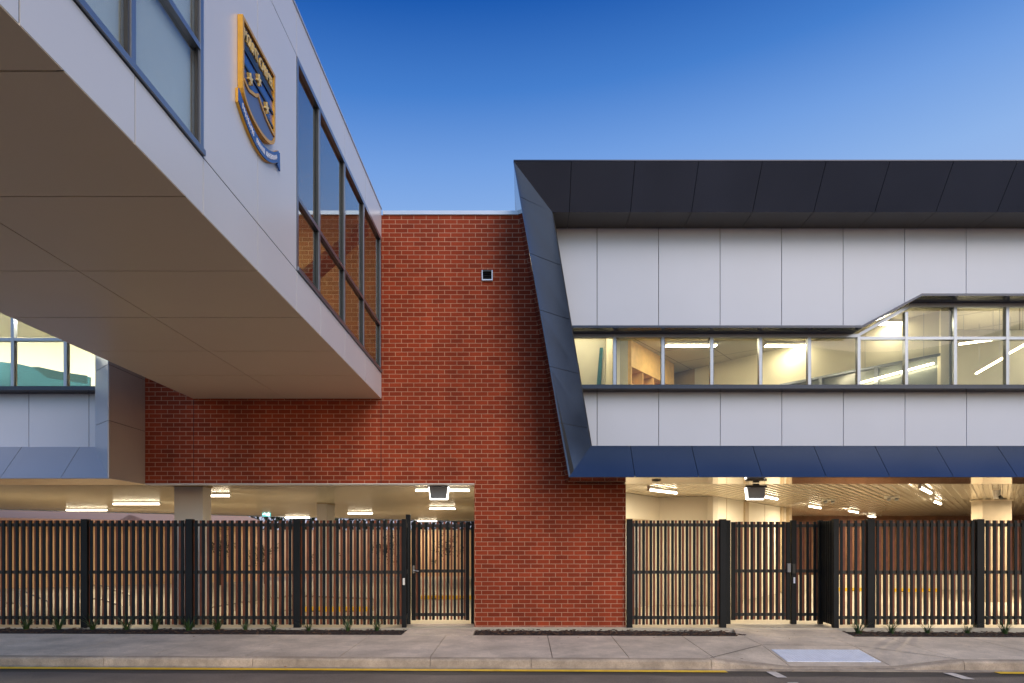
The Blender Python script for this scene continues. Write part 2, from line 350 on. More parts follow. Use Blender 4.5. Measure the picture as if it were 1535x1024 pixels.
for a, b in zip(kx[:-1], kx[1:]):
    n = 40 if a == 2.77 else 6
    g2 = .004
    prof = lambda x: [(YK, zpath(x, YK)), (YKF + .035, zpath(x, YKF + .03)), (YKF + .008, zpath(x, YKF) - .008), (YKF - .008, zpath(x, YKF) - .03 if drop(x, YKF) < .1 else zpath(x, YKF) - .012), (YKF - .02, min(zroad(x), zpath(x, YKF) - .03) - .05)]
    px_ = [a + g2 + (b - a - 2 * g2) * i / n for i in range(n + 1)]
    rows = [[mb.bm.verts.new((x, y, z)) for y, z in prof(x)] for x in px_]
    for r0, r1 in zip(rows[:-1], rows[1:]):
        for j in range(4): mb.bm.faces.new([r0[j], r1[j], r1[j + 1], r0[j + 1]])
    for r in (rows[0], rows[-1]):
        lo = [mb.bm.verts.new((r[0].co.x, YK, r[0].co.z - .2))]
        mb.bm.faces.new(r + lo)
tag(mb.build('kerb', M['kerb']), kind='structure')
mb = MB().box(-40, 40, 10.1, 13.2, -.40, -.26).build('joint_bed', M['dark']); tag(mb, kind='structure')

# painted road markings
mb = MB()
def mark(x0, x1, y0, y1, n=8):
    for i in range(n):
        a, b = x0 + (x1 - x0) * i / n, x0 + (x1 - x0) * (i + 1) / n
        mb.poly([(a, y0, zroad(a) + .011), (b, y0, zroad(b) + .011), (b, y1, zroad(b) + .011), (a, y1, zroad(a) + .011)])
mark(-40, 2.93, 9.79, 9.935, 24); mark(6.84, 40, 9.79, 9.935, 12)
tag(mb.build('yellow_road_marking', M['yellow']), kind='structure')
mb = MB()
for k in range(8):
    mark(3.50, 3.64, 9.42 - .78 * k, 9.86 - .78 * k, 1); mark(6.04, 6.19, 9.36 - .80 * k, 9.84 - .80 * k, 1)
tag(mb.build('white_road_marking', M['whitepaint']), kind='structure')

# gate paths
mb = MB(); strip_cells(mb, [-2.20, -.92], lambda x: YB + .006, lambda x: 13.82, lambda x, y: zback(x) + .004 + (-.025 - zback(x)) * (y - YB) / 1.5, .004, 6)
tag(mb.build('gate_path', M['concrete']), kind='structure')
mb = MB()
vs = [(3.86, YB + .006), (5.96, YB + .006), (6.03, 13.2), (5.97, 13.86), (4.17, 13.86), (4.08, 13.3)]
mb.prism([(x, y, (zback(x) + .003) if y < 12.5 else -.04) for x, y in vs], (0, 0, -.12))
tag(mb.build('entry_apron', M['concrete']), kind='structure')
# car park slab: one sheet under the building
tag(MB().box(-30, 32, 13.13, 40, -.20, -.028).build('car_park_floor', M['slabfloor']), kind='structure')

# mulch beds
def bed(x0, x1, fr, bk, holes=()):
    mb = MB(); n = int((x1 - x0) / .06); m = 16
    for_pts = []
    rows = []
    for i in range(n + 1):
        x = x0 + (x1 - x0) * i / n; row = []
        for j in range(m + 1):
            t = j / m; y = fr(x) + (bk(x) - fr(x)) * t
            z = zback(x) - .025 + .03 * math.sin(math.pi * t) + rnd.uniform(-.014, .018)
            row.append(mb.bm.verts.new((x, y + (rnd.uniform(-.008, .008) if 0 < j < m else 0), z)))
        rows.append(row)
    for i in range(n):
        for j in range(m): mb.bm.faces.new([rows[i][j], rows[i + 1][j], rows[i + 1][j + 1], rows[i][j + 1]])
    return mb
def chips(mb, x0, x1, fr, bk, n):
    for _ in range(n):
        x = rnd.uniform(x0, x1); y = rnd.uniform(fr(x) + .02, bk(x) - .02); z = zback(x) + rnd.uniform(-.02, .022)
        m = Matrix.Translation((x, y, z)) @ Matrix.Rotation(rnd.uniform(0, 6.3), 4, 'Z') @ Matrix.Rotation(rnd.uniform(-.6, .6), 4, 'X')
        a, b = rnd.uniform(.012, .04), rnd.uniform(.006, .014)
        mb.box(-a, a, -b, b, -.004, .004, m)
beds = [(-16, -2.22, lambda x: YB + .01, lambda x: 13.14, 900), (-.90, 4.02, lambda x: YB + .01, lambda x: 13.14 if x < 3.0 else 13.14 - max(0, (x - 3.86)) * 4, 700), (6.0, 13, lambda x: YB + .01, lambda x: 13.14, 500)]
cm = MB()
for i, (a, b, f, k, n) in enumerate(beds):
    o = bed(a, b, f, k).build('mulch_bed', M['mulch']); tag(o, kind='stuff')
    chips(cm, a, b, f, k, n)
tag(cm.build('bark_chips', M['chip']), kind='stuff')

lm_ = MB()
for k in range(90):
    x = rnd.uniform(-11, 11)
    if k % 3 == 0: y = rnd.uniform(9.9, 10.04); z = zroad(x) + .018
    elif k % 3 == 1: y = rnd.uniform(12.0, 12.3); z = zpath(x, y) + .004
    else: y = rnd.uniform(12.4, 13.0); z = zback(x) + .03
    a = rnd.uniform(.012, .03); m = Matrix.Translation((x, y, z)) @ Matrix.Rotation(rnd.uniform(0, 6.3), 4, 'Z') @ Matrix.Rotation(rnd.uniform(-.5, .5), 4, 'X')
    lm_.poly([m @ Vector((-a, 0, 0)), m @ Vector((-.2 * a, -a * .4, .004)), m @ Vector((a, 0, 0)), m @ Vector((-.2 * a, a * .4, .004))])
tag(lm_.build('fallen_leaves', mat('dry_leaf', (.20, .085, .025), .8, 0, .5, 9.)), kind='stuff')
# tactile paver in the ramp
t = empty('tactile_paver', (4.75, 10.75, zpath(4.75, 10.75)), 'pale dotted tactile paving pad set in the kerb ramp', 'tactile paving')
tx0, tx1, ty0, ty1 = 4.02, 5.47, 10.42, 11.12
mb = MB(); NX, NY = 116, 56; rows = []
for i in range(NX + 1):
    row = []
    for j in range(NY + 1):
        x, y = tx0 + (tx1 - tx0) * i / NX, ty0 + (ty1 - ty0) * j / NY
        edge = i in (0, NX) or j in (0, NY)
        h = .007 if (i % 4 in (1, 2) and j % 4 in (1, 2)) else 0
        row.append(mb.bm.verts.new((x, y, zpath(x, y) + (-.01 if edge else .007 + h))))
    rows.append(row)
for i in range(NX):
    for j in range(NY): mb.bm.faces.new([rows[i][j], rows[i + 1][j], rows[i + 1][j + 1], rows[i][j + 1]])
mb.build('dotted_pad', M['tactile'], t)

# ------------------------------------------------------------------ brick block
YW = 13.3
bk = empty('brick_building', (-2.7, YW, 0), 'tall red brick block with a blank wall above the car park opening', 'brick building')
def brick_part(lo, hi):
    return [(lo[0], YW, lo[1])]
mb = MB()
mb.box(-7.40, -6.436, YW, YW + .32, 2.775, 8.0); mb.box(-6.424, -2.786, YW, YW + .32, 2.775, 8.0)
rt = lambda z: .24 + (8.0 - z) / (8.0 - 2.775) * .80
mb.prism([(-2.774, YW, 2.775), (rt(2.775), YW, 2.775), (rt(8.0), YW, 8.0), (-2.774, YW, 8.0)], (0, .32, 0))
mb.build('upper_wall', M['brick'], bk)
MB().box(-.96, 1.99, YW, YW + .42, -.02, 2.772).build('pier', M['brick'], bk)
for x in (-6.436, -2.786): MB().box(x, x + .012, YW + .006, YW + .1, 2.775, 8.0).build('movement_joint', M['dark'], bk)
MB().box(-.98, 2.0, YW - .03, YW + .3, -.14, -.022).build('footing', M['concrete'], bk)
MB().box(-7.40, -.962, YW - .004, YW + .30, 2.755, 2.772).build('lintel', M['lightgrey'], bk)
mb = MB().box(-7.42, -2.80, YW - .03, YW + .36, 8.0, 8.075).box(-2.74, .02, YW - .03, YW + .36, 8.0, 8.075); mb.build('coping', M['coping'], bk)

# wall vent
v = empty('wall_vent', (at(730.5, 414, YW)), 'small dark louvred vent box in a silver frame high on the brick wall', 'vent')
c = at(730.5, 414, YW); w, h = .105, .10
mb = MB().box(c.x - w, c.x - w + .018, YW - .05, YW, c.z - h, c.z + h).box(c.x + w - .018, c.x + w, YW - .05, YW, c.z - h, c.z + h).box(c.x - w + .018, c.x + w - .018, YW - .05, YW, c.z - h, c.z - h + .022); mb.build('frame', M['coping'], v)
MB().box(c.x - w + .018, c.x + w - .018, YW - .055, YW, c.z + h - .03, c.z + h + .004).build('hood', M['black'], v)
mb = MB().box(c.x - w + .018, c.x + w - .018, YW - .006, YW - .002, c.z - h + .022, c.z + h - .03)
for k in range(3):
    z = c.z - .055 + k * .05
    mb.prism([(c.x - w + .02, YW - .045, z - .018), (c.x + w - .02, YW - .045, z - .018), (c.x + w - .02, YW - .01, z + .01), (c.x - w + .02, YW - .01, z + .01)], (0, .003, .004))
mb.build('louvres', M['darkmetal'], v)

# ------------------------------------------------------------------ right wing
YF, YM = 12.12, 12.65
XR = 16.0
rw = empty('school_wing', (6, YW, 0), 'long right-hand school wing with a slanted navy picture frame around white panels', 'school building')
ZT, ZTm, ZB, ZBm = 8.384, 7.74, 2.78, 3.41
def xo(z): return -.178 + (ZT - z) / (ZT - ZB) * .984           # outer slanted edge
def xi(z): return .53 + (ZTm - z) / (ZTm - ZBm) * .72           # inner slanted edge
G = .005
joints = [.847 + 1.1315 * k for k in range(14)]
# top fascia panels (front lip back to inner lip), soffit and bottom sill
mbT, mbS, mbB = MB(), MB(), MB()
ed = [None] + joints
for i in range(len(ed)):
    b = (ed[i + 1] if i + 1 < len(ed) else XR) - G
    if i == 0: tl, ml, wl = -.178, .53 + .0, .53
    else: tl = ml = wl = ed[i] + G
    mbT.slab([(tl, YF, ZT), (b, YF, ZT), (b, YM, ZTm), (ml, YM, ZTm)], .012)
    mbS.slab([(wl, YM, ZTm), (b, YM, ZTm), (b, YW + .02, ZTm), (wl, YW + .02, ZTm)], .012)
    if i >= 1:
        if i == 1: bl, bm_ = .806, 1.25
        else: bl = bm_ = ed[i] + G
        mbB.slab([(bl, YF, ZB), (b, YF, ZB), (b, YM, ZBm), (bm_, YM, ZBm)], .012, away=(bl, 0, 6))
mbT.build('top_fascia', M['navy'], rw); mbS.build('eave_soffit', mat('eave_soffit_grey', (.075, .066, .060), .4, .2, .05), rw); mbB.build('sill_fascia', M['navy'], rw)
# slanted jamb
mb = MB(); zj = [ZT] + [7.756 - 1.004 * k for k in range(5)] + [None]
def jl(z): return (xo(z), YF, z)
def jm(z): return (xi(z), YM, z)
for i in range(6):
    z0, z1 = zj[i], zj[i + 1]
    top_o = z0 - (G if i else 0); bot_o = (z1 + G) if z1 else ZB
    top_i = min(ZTm, z0 - G) if i else ZTm; bot_i = (min(ZTm - .01, z1 + G)) if z1 else ZBm
    if i == 0: mb.slab([jl(ZT), (xi(ZTm), YM, ZTm), jl(7.756 + G)], .012)
    elif i == 1: mb.slab([jl(top_o), jm(ZTm - .0), jm(bot_i), jl(bot_o)], .012)
    else: mb.slab([jl(top_o), jm(top_i), jm(bot_i), jl(bot_o)], .012)
mb.build('slanted_jamb', M['navy'], rw)
# backing behind the joints, inner returns
mb = MB(); o = .02
mb.poly([(-.16, YF + .03, ZT - .005), (XR, YF + .03, ZT - .005), (XR, YM + .03, ZTm + .02), (.52, YM + .03, ZTm + .02)])
mb.poly([(.5, YM, ZTm + .03), (XR, YM, ZTm + .03), (XR, YW + .02, ZTm + .03), (.5, YW + .02, ZTm + .03)])
mb.poly([(.83, YF + .03, ZB + .01), (XR, YF + .03, ZB + .01), (XR, YM + .03, ZBm), (1.25, YM + .03, ZBm)])
mb.poly([(xo(ZT) + .03, YF + .03, ZT - .02), (xi(ZTm) + .02, YM + .03, ZTm), (xi(ZBm) + .02, YM + .03, ZBm), (xo(ZB) + .03, YF + .03, ZB + .02)])
mb.build('joint_backing', M['dark'], rw)
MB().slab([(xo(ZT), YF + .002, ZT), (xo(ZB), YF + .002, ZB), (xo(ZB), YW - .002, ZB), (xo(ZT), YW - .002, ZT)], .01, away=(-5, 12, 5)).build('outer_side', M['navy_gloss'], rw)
mb = MB(); mb.slab([(xi(ZTm), YM + .004, ZTm), (xi(ZBm), YM + .004, ZBm), (xi(ZBm), YW + .02, ZBm), (xi(ZTm), YW + .02, ZTm)], .01, away=(9, 12, 5))
mb.poly([(1.25, YM, ZBm), (XR, YM, ZBm), (XR, YW + .02, ZBm), (1.25, YW + .02, ZBm)])
mb.box(-.17, XR, YF + .002, YW + 6, ZT + .002, ZT + .03)
mb.build('inner_return', M['navy'], rw)
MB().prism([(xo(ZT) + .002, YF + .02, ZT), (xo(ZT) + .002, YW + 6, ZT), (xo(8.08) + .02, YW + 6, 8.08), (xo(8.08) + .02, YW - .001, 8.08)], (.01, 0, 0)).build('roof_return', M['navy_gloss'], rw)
MB().box(-.18, XR, YF - .012, YF + .03, ZT + .001, ZT + .022).build('roof_edge_trim', M['hood'], rw)
# polished soffit under the frame
MB().box(.84, XR + 10, YF + .03, 13.50, ZB + .002, ZB + .02).build('lower_soffit', M['soffit_metal'], rw)
# white panels
wj = [1.430 + 1.1985 * k for k in range(13)]
def zhood(x):      # line of the window hood along the wall
    return 5.75 if x < 6.43 else (6.36 if x > 7.57 else 5.75 + (x - 6.43) / 1.14 * .61)
mb = MB(); edges = [.3] + wj + [XR]
for a, b in zip(edges[:-1], edges[1:]):
    a2, b2 = a + .006, b - .006
    lo = [(a2, YW, zhood(a2) - .03)]
    for xk in (6.43, 7.57):
        if a2 < xk < b2: lo.append((xk, YW, zhood(xk) - .03))
    lo.append((b2, YW, zhood(b2) - .03))
    if a == .3: lo[0] = (xi(5.72) - .1, YW, 5.72); a2 = xi(7.76) - .1
    pts = lo + [(b2, YW, ZTm + .02), (a2, YW, ZTm + .02)]
    mb.prism(pts, (0, .02, 0))
mb.build('upper_wall_panel', M['white'], rw)
mb = MB()
for a, b in zip(edges[:-1], edges[1:]): mb.box(max(a, 1.0) + .006, b - .006, YW - .012, YW + .02, ZBm - .02, 4.56)
mb.build('lower_wall_panel', M['white'], rw)
mb = MB()
mb.box(1.0, XR, YW + .022, YW + .05, ZBm - .02, 4.57)
mb.prism([(.3, YW + .022, 5.76), (6.42, YW + .022, 5.76), (7.56, YW + .022, 6.37), (XR, YW + .022, 6.37), (XR, YW + .022, ZTm + .03), (.3, YW + .022, ZTm + .03)], (0, .03, 0))
mb.build('wall_backing', M['dark'], rw)
# window hood and sill ledge
mb = MB(); YH = 13.0
hp = [(.75, 5.71), (6.445, 5.71), (7.585, 6.318), (XR, 6.318)]
for (x0, z0), (x1, z1) in zip(hp[:-1], hp[1:]):
    mb.prism([(x0, YH, z0), (x1, YH, z1), (x1, YH, z1 + .045), (x0, YH, z0 + .045)], (0, .46, 0))
mb.build('window_hood', M['hood'], rw)
MB().box(.9, XR, YH, 13.46, 4.553, 4.628).build('sill_ledge', M['hood'], rw)
# ribbon window: one frame, a pane in each bay
YG = 13.42
mul = [xat(p, YG) for p in (921, 993, 1066, 1139, 1212, 1286, 1357, 1430, 1508)] + [10.42, 11.4, 12.4, 13.4, 14.4, 15.4]
mb = MB()
for i, x in enumerate(mul):
    top = 5.64 if i < 5 else (5.64 if i == 5 else (6.14 if i == 6 else 6.24))
    mb.box(x - .03, x + .03, YG - .05, YG + .05, 4.63, top)
mb.box(.9, 6.60, YG - .045, YG + .045, 5.642, 5.708)
mb.box(6.60, XR, YG - .043, YG + .043, 5.60, 5.655)
mb.prism([(6.45, YG - .04, 5.655), (6.56, YG - .04, 5.655), (7.60, YG - .04, 6.24), (7.60, YG - .04, 6.316)], (0, .08, 0))
mb.box(7.60, XR, YG - .041, YG + .041, 6.24, 6.315)
mb.box(.9, XR, YG - .046, YG + .046, 4.629, 4.65)
wn = mb.build('ribbon_window', M['alu'], rw)
xs_ = [.93] + mul
for i, (a, b) in enumerate(zip(xs_[:-1], xs_[1:])):
    a2, b2 = a + .031, b - .031
    MB().box(a2, b2, YG + .002, YG + .008, 4.651, 5.60 if a2 > 6.5 else 5.64).build('pane', M['glass'], wn)
    if i == 6: MB().prism([(6.63, YG + .002, 5.66), (b2, YG + .002, 5.66), (b2, YG + .002, 6.13)], (0, .006, 0)).build('pane', M['glass'], wn)
    if i > 6: MB().box(a2, b2, YG + .002, YG + .008, 5.656, 6.239).build('pane', M['glass'], wn)
for x in mul: MB().box(x + .0302, x + .045, YG - .02, YG + .03, 4.652, 5.598).build('gasket', M['black'], wn)
# rooms behind the ribbon window
ZF_, ZC = 3.55, 6.34
MB().box(.3, XR, YG + .1, 20.5, ZF_ - .1, ZF_).build('room_floor', M['carpet'], rw)
MB().box(.3, XR, YG + .06, 20.5, ZC, ZC + .1).build('room_ceiling', M['tiles'], rw)
mb = MB().box(.3, XR, 20.4, 20.5, ZF_, ZC).box(.25, .35, YG + .2, 20.4, ZF_, ZC).box(XR - .1, XR, YG + .1, 20.4, ZF_, ZC)
mb.box(1.80, 1.90, YG + .06, 15.3, ZF_, ZC)
mb.build('room_wall', M['plaster'], rw)
MB().box(.36, 1.79, 15.0, 15.1, ZF_, ZC).build('grey_partition', M['greywall'], rw)
MB().prism([(1.545, 14.96, 4.4), (1.66, 14.96, 4.4), (1.74, 14.96, 5.9), (1.67, 14.96, 5.9)], (0, .03, 0)).build('teal_banner', M['teal'], rw)
# tall timber cupboard wall running back on the skew grid
d = Vector((.57, .82, 0)); p0 = Vector((2.50, 15.85, 0))
def skew(p, L, n, z0, z1, dd=d):
    nn = Vector((-dd.y, dd.x, 0)) * n
    q = [p, p + dd * L, p + dd * L + nn, p + nn]
    return [(v.x, v.y, z0) for v in q], (0, 0, z1 - z0)
mb = MB(); mb.prism(*skew(p0, 2.55, .55, 5.72, 6.335)); mb.prism(*skew(p0 + Vector((-.0, 0, 0)), 2.55, .02, 5.40, 5.70) if False else skew(p0, .03, .5, 3.6, 5.715))
for k in range(1, 5): mb.prism(*skew(p0 + d * (.62 * k), .03, .5, 3.6, 5.715))
for z in (5.30, 4.85, 4.4): mb.prism(*skew(p0 + d * .035, 2.4, .49, z, z + .03))
mb.prism(*skew(p0 + Vector((-.82, .57, 0)) * .52, 2.5, .03, 3.6, 5.715)); mb.build('timber_cupboard', M['timber'], rw)
MB().box(1.92, 2.44, 15.9, 16.0, ZF_, ZC - .005).build('grey_cupboard_end', M['greywall'], rw)
# skew wall with internal glazing
A = Vector((4.17, 18.94, 0)); B = Vector((8.62, 13.72, 0)); AB = B - A; L = AB.length; u = AB / L; nn = Vector((-u.y, u.x, 0))
if nn.y < 0: nn = -nn
def onw(t0, t1, z0, z1, off0, off1):
    q = [A + u * L * t0 - nn * off0, A + u * L * t1 - nn * off0, A + u * L * t1 - nn * off1, A + u * L * t0 - nn * off1]
    return [(v.x, v.y, z0) for v in q], (0, 0, z1 - z0)
MB().prism(*onw(.10, 1, 5.47, ZC - .004, 0, -.12)).prism(*onw(.10, .46, ZF_, 5.47, 0, -.12)).build('skew_wall', M['plaster'], rw)
MB().prism(*onw(-.35, .10, ZF_, ZC - .004, .002, -.12)).build('tan_wall', M['tan'], rw)
mb = MB().prism(*onw(.46, 1, 5.42, 5.47, .03, -.10))
for t in (.46, .60, .78, .86, .985): mb.prism(*onw(t, t + .012, ZF_, 5.42, .02, -.1))
mb.build('internal_window', M['alu'], rw)
MB().prism(*onw(.472, .985, ZF_, 5.42, -.04, -.06)).build('internal_glazing', M['intglass'], rw)
MB().box(8.40, 8.46, YG + .06, 13.75, ZF_, ZC - .004).build('blade_wall', M['greywall'], rw)
MB().box(8.463, 8.52, YG + .06, 15.1, ZF_, ZC - .004).build('partition', M['plaster'], rw)
MB().box(8.45, XR - .11, 15.1, 15.2, ZF_, ZC - .004).build('acoustic_wall', M['perf'], rw)
# room above ceiling / roof mass
MB().box(.35, XR, 13.56, 24, 7.80, 8.1).build('roof_slab', M['dark'], rw)
MB().box(1.2, XR, 13.56, 24, 2.98, 3.44).build('floor_slab', M['dark'], rw)

# lit room fittings
def ceiling_strip(px0, px1, py, label):
    z = ZC - .06; Y = (z - EYE) * F / (PY - py)
    x0, x1 = xat(px0, Y), xat(px1, Y)
    e = empty('room_light', ((x0 + x1) / 2, Y, z), label, 'ceiling light', 'linear lights in the lit upper rooms')
    MB().box(x0, x1, Y - .10, Y + .10, z, ZC - .002).build('housing', M['whitebox'], e)
    MB().box(x0 + .01, x1 - .01, Y - .08, Y + .08, z - .012, z - .001).build('diffuser', M['roomlight'], e)
ceiling_strip(998, 1074, 518, 'long ceiling light behind the third and fourth upper panes, left one of the pair')
ceiling_strip(1147, 1212, 518, 'long ceiling light behind the fifth upper pane, beside the skew wall')
ceiling_strip(1318, 1350, 485, 'short ceiling light glowing in the sloping corner pane')
ceiling_strip(1450, 1600, 487, 'ceiling light over the perforated grey wall at the right end') if False else None
e = empty('room_light', (3.1, 14.6, ZC - .05), 'unseen light added near the glass to brighten the timber cupboard, hidden above the pane', 'ceiling light', 'linear lights in the lit upper rooms')  # extra light added to brighten the timber cupboard, out of view
MB().box(2.3, 4.3, 14.0, 14.12, ZC - .05, ZC - .002).build('diffuser', M['roomlight'], e)
e = empty('room_light', (1.2, 14.3, ZC - .05), 'ceiling light in the small grey room behind the first pane beside the slanted jamb', 'ceiling light', 'linear lights in the lit upper rooms')
MB().box(.9, 1.5, 14.2, 14.4, ZC - .05, ZC - .002).build('diffuser', M['roomlight'], e)
e = empty('room_light', (10, 14.2, ZC - .05), 'ceiling light along the room with the perforated grey wall', 'ceiling light', 'linear lights in the lit upper rooms')
MB().box(11.2, 13.0, 14.1, 14.3, ZC - .05, ZC - .002).build('diffuser', M['roomlight'], e)
def line_light(p, q, label):
    e = empty('line_light', (p + q) / 2, label, 'pendant light', 'slim lit strips in the upper right rooms')
    MB().tube(p, q, .022, 8).build('tube', M['linelight'], e)
    for t in (.12, .88):
        m_ = p + (q - p) * t; MB().tube(m_ + Vector((0, 0, .02)), (m_.x, m_.y, ZC - .003), .003, 5).build('hanger', M['alu'], e)
line_light(Vector((9.05, 14.2, 5.75)), Vector((9.62, 13.85, 5.75)), 'upper slim light strip before the perforated wall, nearly level')
line_light(Vector((9.83, 14.83, 5.30)), Vector((9.56, 13.62, 5.30)), 'lower slim light strip before the perforated wall, steeply slanting')
line_light(Vector((10.2, 14.35, 5.6)), Vector((10.07, 13.73, 5.6)), 'slim light strip in the last pane at the right edge')
line_light(A + u * L * .73 - nn * .10 + Vector((0, 0, 5.13)), A + u * L * .955 - nn * .10 + Vector((0, 0, 5.27)), 'glowing strip standing in for lights mirrored in the internal glazing of the skew wall')  # reflection of room lights built as a glowing strip; no lamp hangs here

# ------------------------------------------------------------------ left wing
lw = empty('school_wing', (-12, YW, 0), 'left school wing under the bridge with pale grey frame and teal-lit window', 'school building')
XL, XJ, XJm, XE = -24.0, -7.375, -7.94, -7.404
zb, zbm, zt, ztm = 2.757, 3.39, 8.38, 7.74
lj = [-8.225 - 1.075 * k for k in range(14)]
mb = MB(); ed = [None] + lj
for i in range(len(ed)):
    a = (lj[i] if i < len(lj) else XL) + G
    if i == 0: b0, b1 = XJ, XJm
    else: b0 = b1 = ed[i] - G
    mb.slab([(a, YF, zb), (b0, YF, zb), (b1, YM, zbm), (a, YM, zbm)], .012, away=(a, 0, 6))
mb.build('sill_fascia', M['grey_clad'], lw)
mb = MB(); zz = [zb, 3.787, 4.785, 5.79, 6.79, 7.74]
for i, (z0, z1) in enumerate(zip(zz[:-1], zz[1:])):
    zi0 = zbm if i == 0 else z0 + G
    mb.slab([(XJ, YF, z0 + (G if i else 0)), (XJ, YF, z1 - G), (XJm, YM, z1 - G), (XJm, YM, zi0)], .012)
mb.build('jamb', M['grey_clad'], lw)
mb = MB()
for i, (z0, z1) in enumerate(zip(zz[:-1], zz[1:])):
    mb.slab([(XJ, YF + .002, z0 + (G if i else 0)), (XJ, YW - .002, z0 + (G if i else 0)), (XJ, YW - .002, z1 - G), (XJ, YF + .002, z1 - G)], .012, away=(5, 12.5, 4))
mb.build('end_panel', mat('end_panel_shaded', (.46, .37, .30), .34, .1, .03), lw)  # same pale cladding as the jamb; its brown side shade is in the colour
mb = MB()
mb.poly([(XL, YF + .03, zb + .01), (XJ - .03, YF + .03, zb + .01), (XJm, YM + .03, zbm), (XL, YM + .03, zbm)])
mb.poly([(XJ - .03, YF + .03, zb), (XJ - .03, YF + .03, zt), (XJm, YM + .03, ztm), (XJm, YM + .03, zbm)])
mb.poly([(XJ - .016, YF + .02, zb), (XJ - .016, YW, zb), (XJ - .016, YW, zt), (XJ - .016, YF + .02, zt)])
mb.build('joint_backing', M['dark'], lw)
mb = MB().box(XL, XJ - .02, YF + .01, YW + 6, ztm + .1, zt); mb.build('roof', M['grey_clad'], lw)
mb = MB(); mb.poly([(XL, YM, zbm), (XJm, YM, zbm), (XJm, YW + .02, zbm), (XL, YW + .02, zbm)]); mb.build('inner_ledge', M['grey_clad'], lw)
MB().box(XL, XJ - .02, YF + .03, 13.5, zb + .002, zb + .02).build('lower_soffit', M['ceil'], lw)
wl = [-8.462 - 1.17 * k for k in range(13)]
mb = MB(); ed = [-7.9] + wl + [XL]
for a, b in zip(ed[1:], ed[:-1]): mb.box(a + .006, b - .006, YW - .012, YW + .02, zbm - .02, 4.52)
mb.build('lower_wall_panel', M['white'], lw)
mb = MB()
for a, b in zip(ed[1:], ed[:-1]): mb.box(a + .006, b - .006, YW, YW + .02, 6.4, 7.80)
mb.build('upper_wall_panel', M['white'], lw)
MB().box(XL, -7.9, YW + .022, YW + .05, zbm - .02, 4.53).box(XL, -7.9, YW + .022, YW + .05, 6.4, 7.8).build('wall_backing', M['dark'], lw)
MB().box(XL, -8.0, YH, 13.46, 4.525, 4.60).build('sill_ledge', M['hood'], lw)
lm = [xat(100, YG) - 1.035 * k for k in range(14)]
mb = MB()
for x in lm: mb.box(x - .03, x + .03, YG - .05, YG + .05, 4.625, 6.34)
mb.box(XL, -8.0, YG - .045, YG + .045, 5.575, 5.63).box(XL, -8.0, YG - .045, YG + .045, 6.34, 6.41).box(XL, -8.0, YG - .046, YG + .046, 4.60, 4.625)
wn = mb.build('ribbon_window', M['alu'], lw)
xx = [-8.0] + lm
for a, b in zip(xx[1:], xx[:-1]):
    MB().box(a + .031, b - .031, YG + .002, YG + .008, 4.626, 5.574).build('pane', M['glass'], wn)
    MB().box(a + .031, b - .031, YG + .002, YG + .008, 5.631, 6.339).build('pane', M['glass'], wn)
for x in lm: MB().box(x + .0302, x + .045, YG - .02, YG + .03, 4.627, 5.573).build('gasket', M['black'], wn)
MB().box(XL, -7.7, YG + .1, 19, ZF_ - .1, ZF_).build('room_floor', M['carpet'], lw)
MB().box(XL, -7.7, YG + .06, 19, 6.6, 6.7).build('room_ceiling', M['plaster'], lw)
MB().box(XL, -7.7, 16.5, 16.6, ZF_, 6.6).box(-7.75, -7.65, YG + .1, 16.5, ZF_, 6.6).box(XL, XL + .1, YG + .1, 16.5, ZF_, 6.6).build('room_wall', M['plaster'], lw)
Yt = 15.2
tp = [at(-60, 535, Yt), at(30, 546, Yt), at(72, 556, Yt), at(134, 565, Yt), at(134, 600, Yt), at(-60, 600, Yt)]
MB().prism(tp, (0, .06, 0)).build('teal_screen', M['teal'], lw)
tp = [at(48, 556 - 6, Yt - .3), at(58, 550, Yt - .3), at(90, 557, Yt - .3), at(130, 563, Yt - .3), at(130, 575, Yt - .3), at(70, 566, Yt - .3)]
MB().prism(tp, (0, .03, 0)).build('teal_flap', mat('deep_teal', (.010, .055, .062), .9, 0, .3, 40.), lw)
for k, (x, lab) in enumerate(((-9.6, 'ceiling light hidden above the teal screen in the left wing room'), (-12.6, 'farther ceiling light in the left wing room beyond the teal screen'))):
    e = empty('room_light', (x, 14.6, 6.55), lab, 'ceiling light', 'linear lights in the lit upper rooms')
    MB().box(x - .9, x + .9, 14.5, 14.7, 6.55, 6.598).build('diffuser', emis('left_room_light', (1., .97, .86), 100), e)
MB().box(XL, -7.6, 13.56, 24, 2.98, 3.40).build('floor_slab', M['dark'], lw)

# ------------------------------------------------------------------ bridge
XB, XBl, Z0, Z1 = -2.77, -6.43, 4.42, 8.10
YS, YE = -14.0, 13.292
br = empty('enclosed_bridge', (-4.6, 0, Z0), 'white clad enclosed bridge crossing overhead to the brick wall', 'bridge')
def side(mb, y0, y1, z0, z1, g=.008): mb.box(XB - .006, XB, y0 + g * .8, y1 - g * .8, z0 + g * .7, z1 - g * .7)
wz0, wz1, wt = 4.915, 7.52, 5.83
w1a, w1b, w2a = -13.0, 5.90, 8.33
mb = MB()
low = [YS, -12, -9.5, -7, -4.5, -2, .3, 1.45, 2.6, 3.75, 4.866, 5.90, 7.11, 8.325, 9.30, 10.58, 11.94, YE]
for a, b in zip(low[:-1], low[1:]):
    side(mb, a, b, Z0, wz0)
side(mb, 5.90, 7.11, wz0, wz1 + .02); side(mb, 7.11, 8.325, wz0, wz1 + .02)
top = [YS, -9, -4, 0, 2.6, 5.90, 8.325, 9.30, 10.58, 11.94, YE]
for a, b in zip(top[:-1], top[1:]): side(mb, a, b, wz1 + .02, Z1)
mb.build('side_cladding', M['bridge'], br)
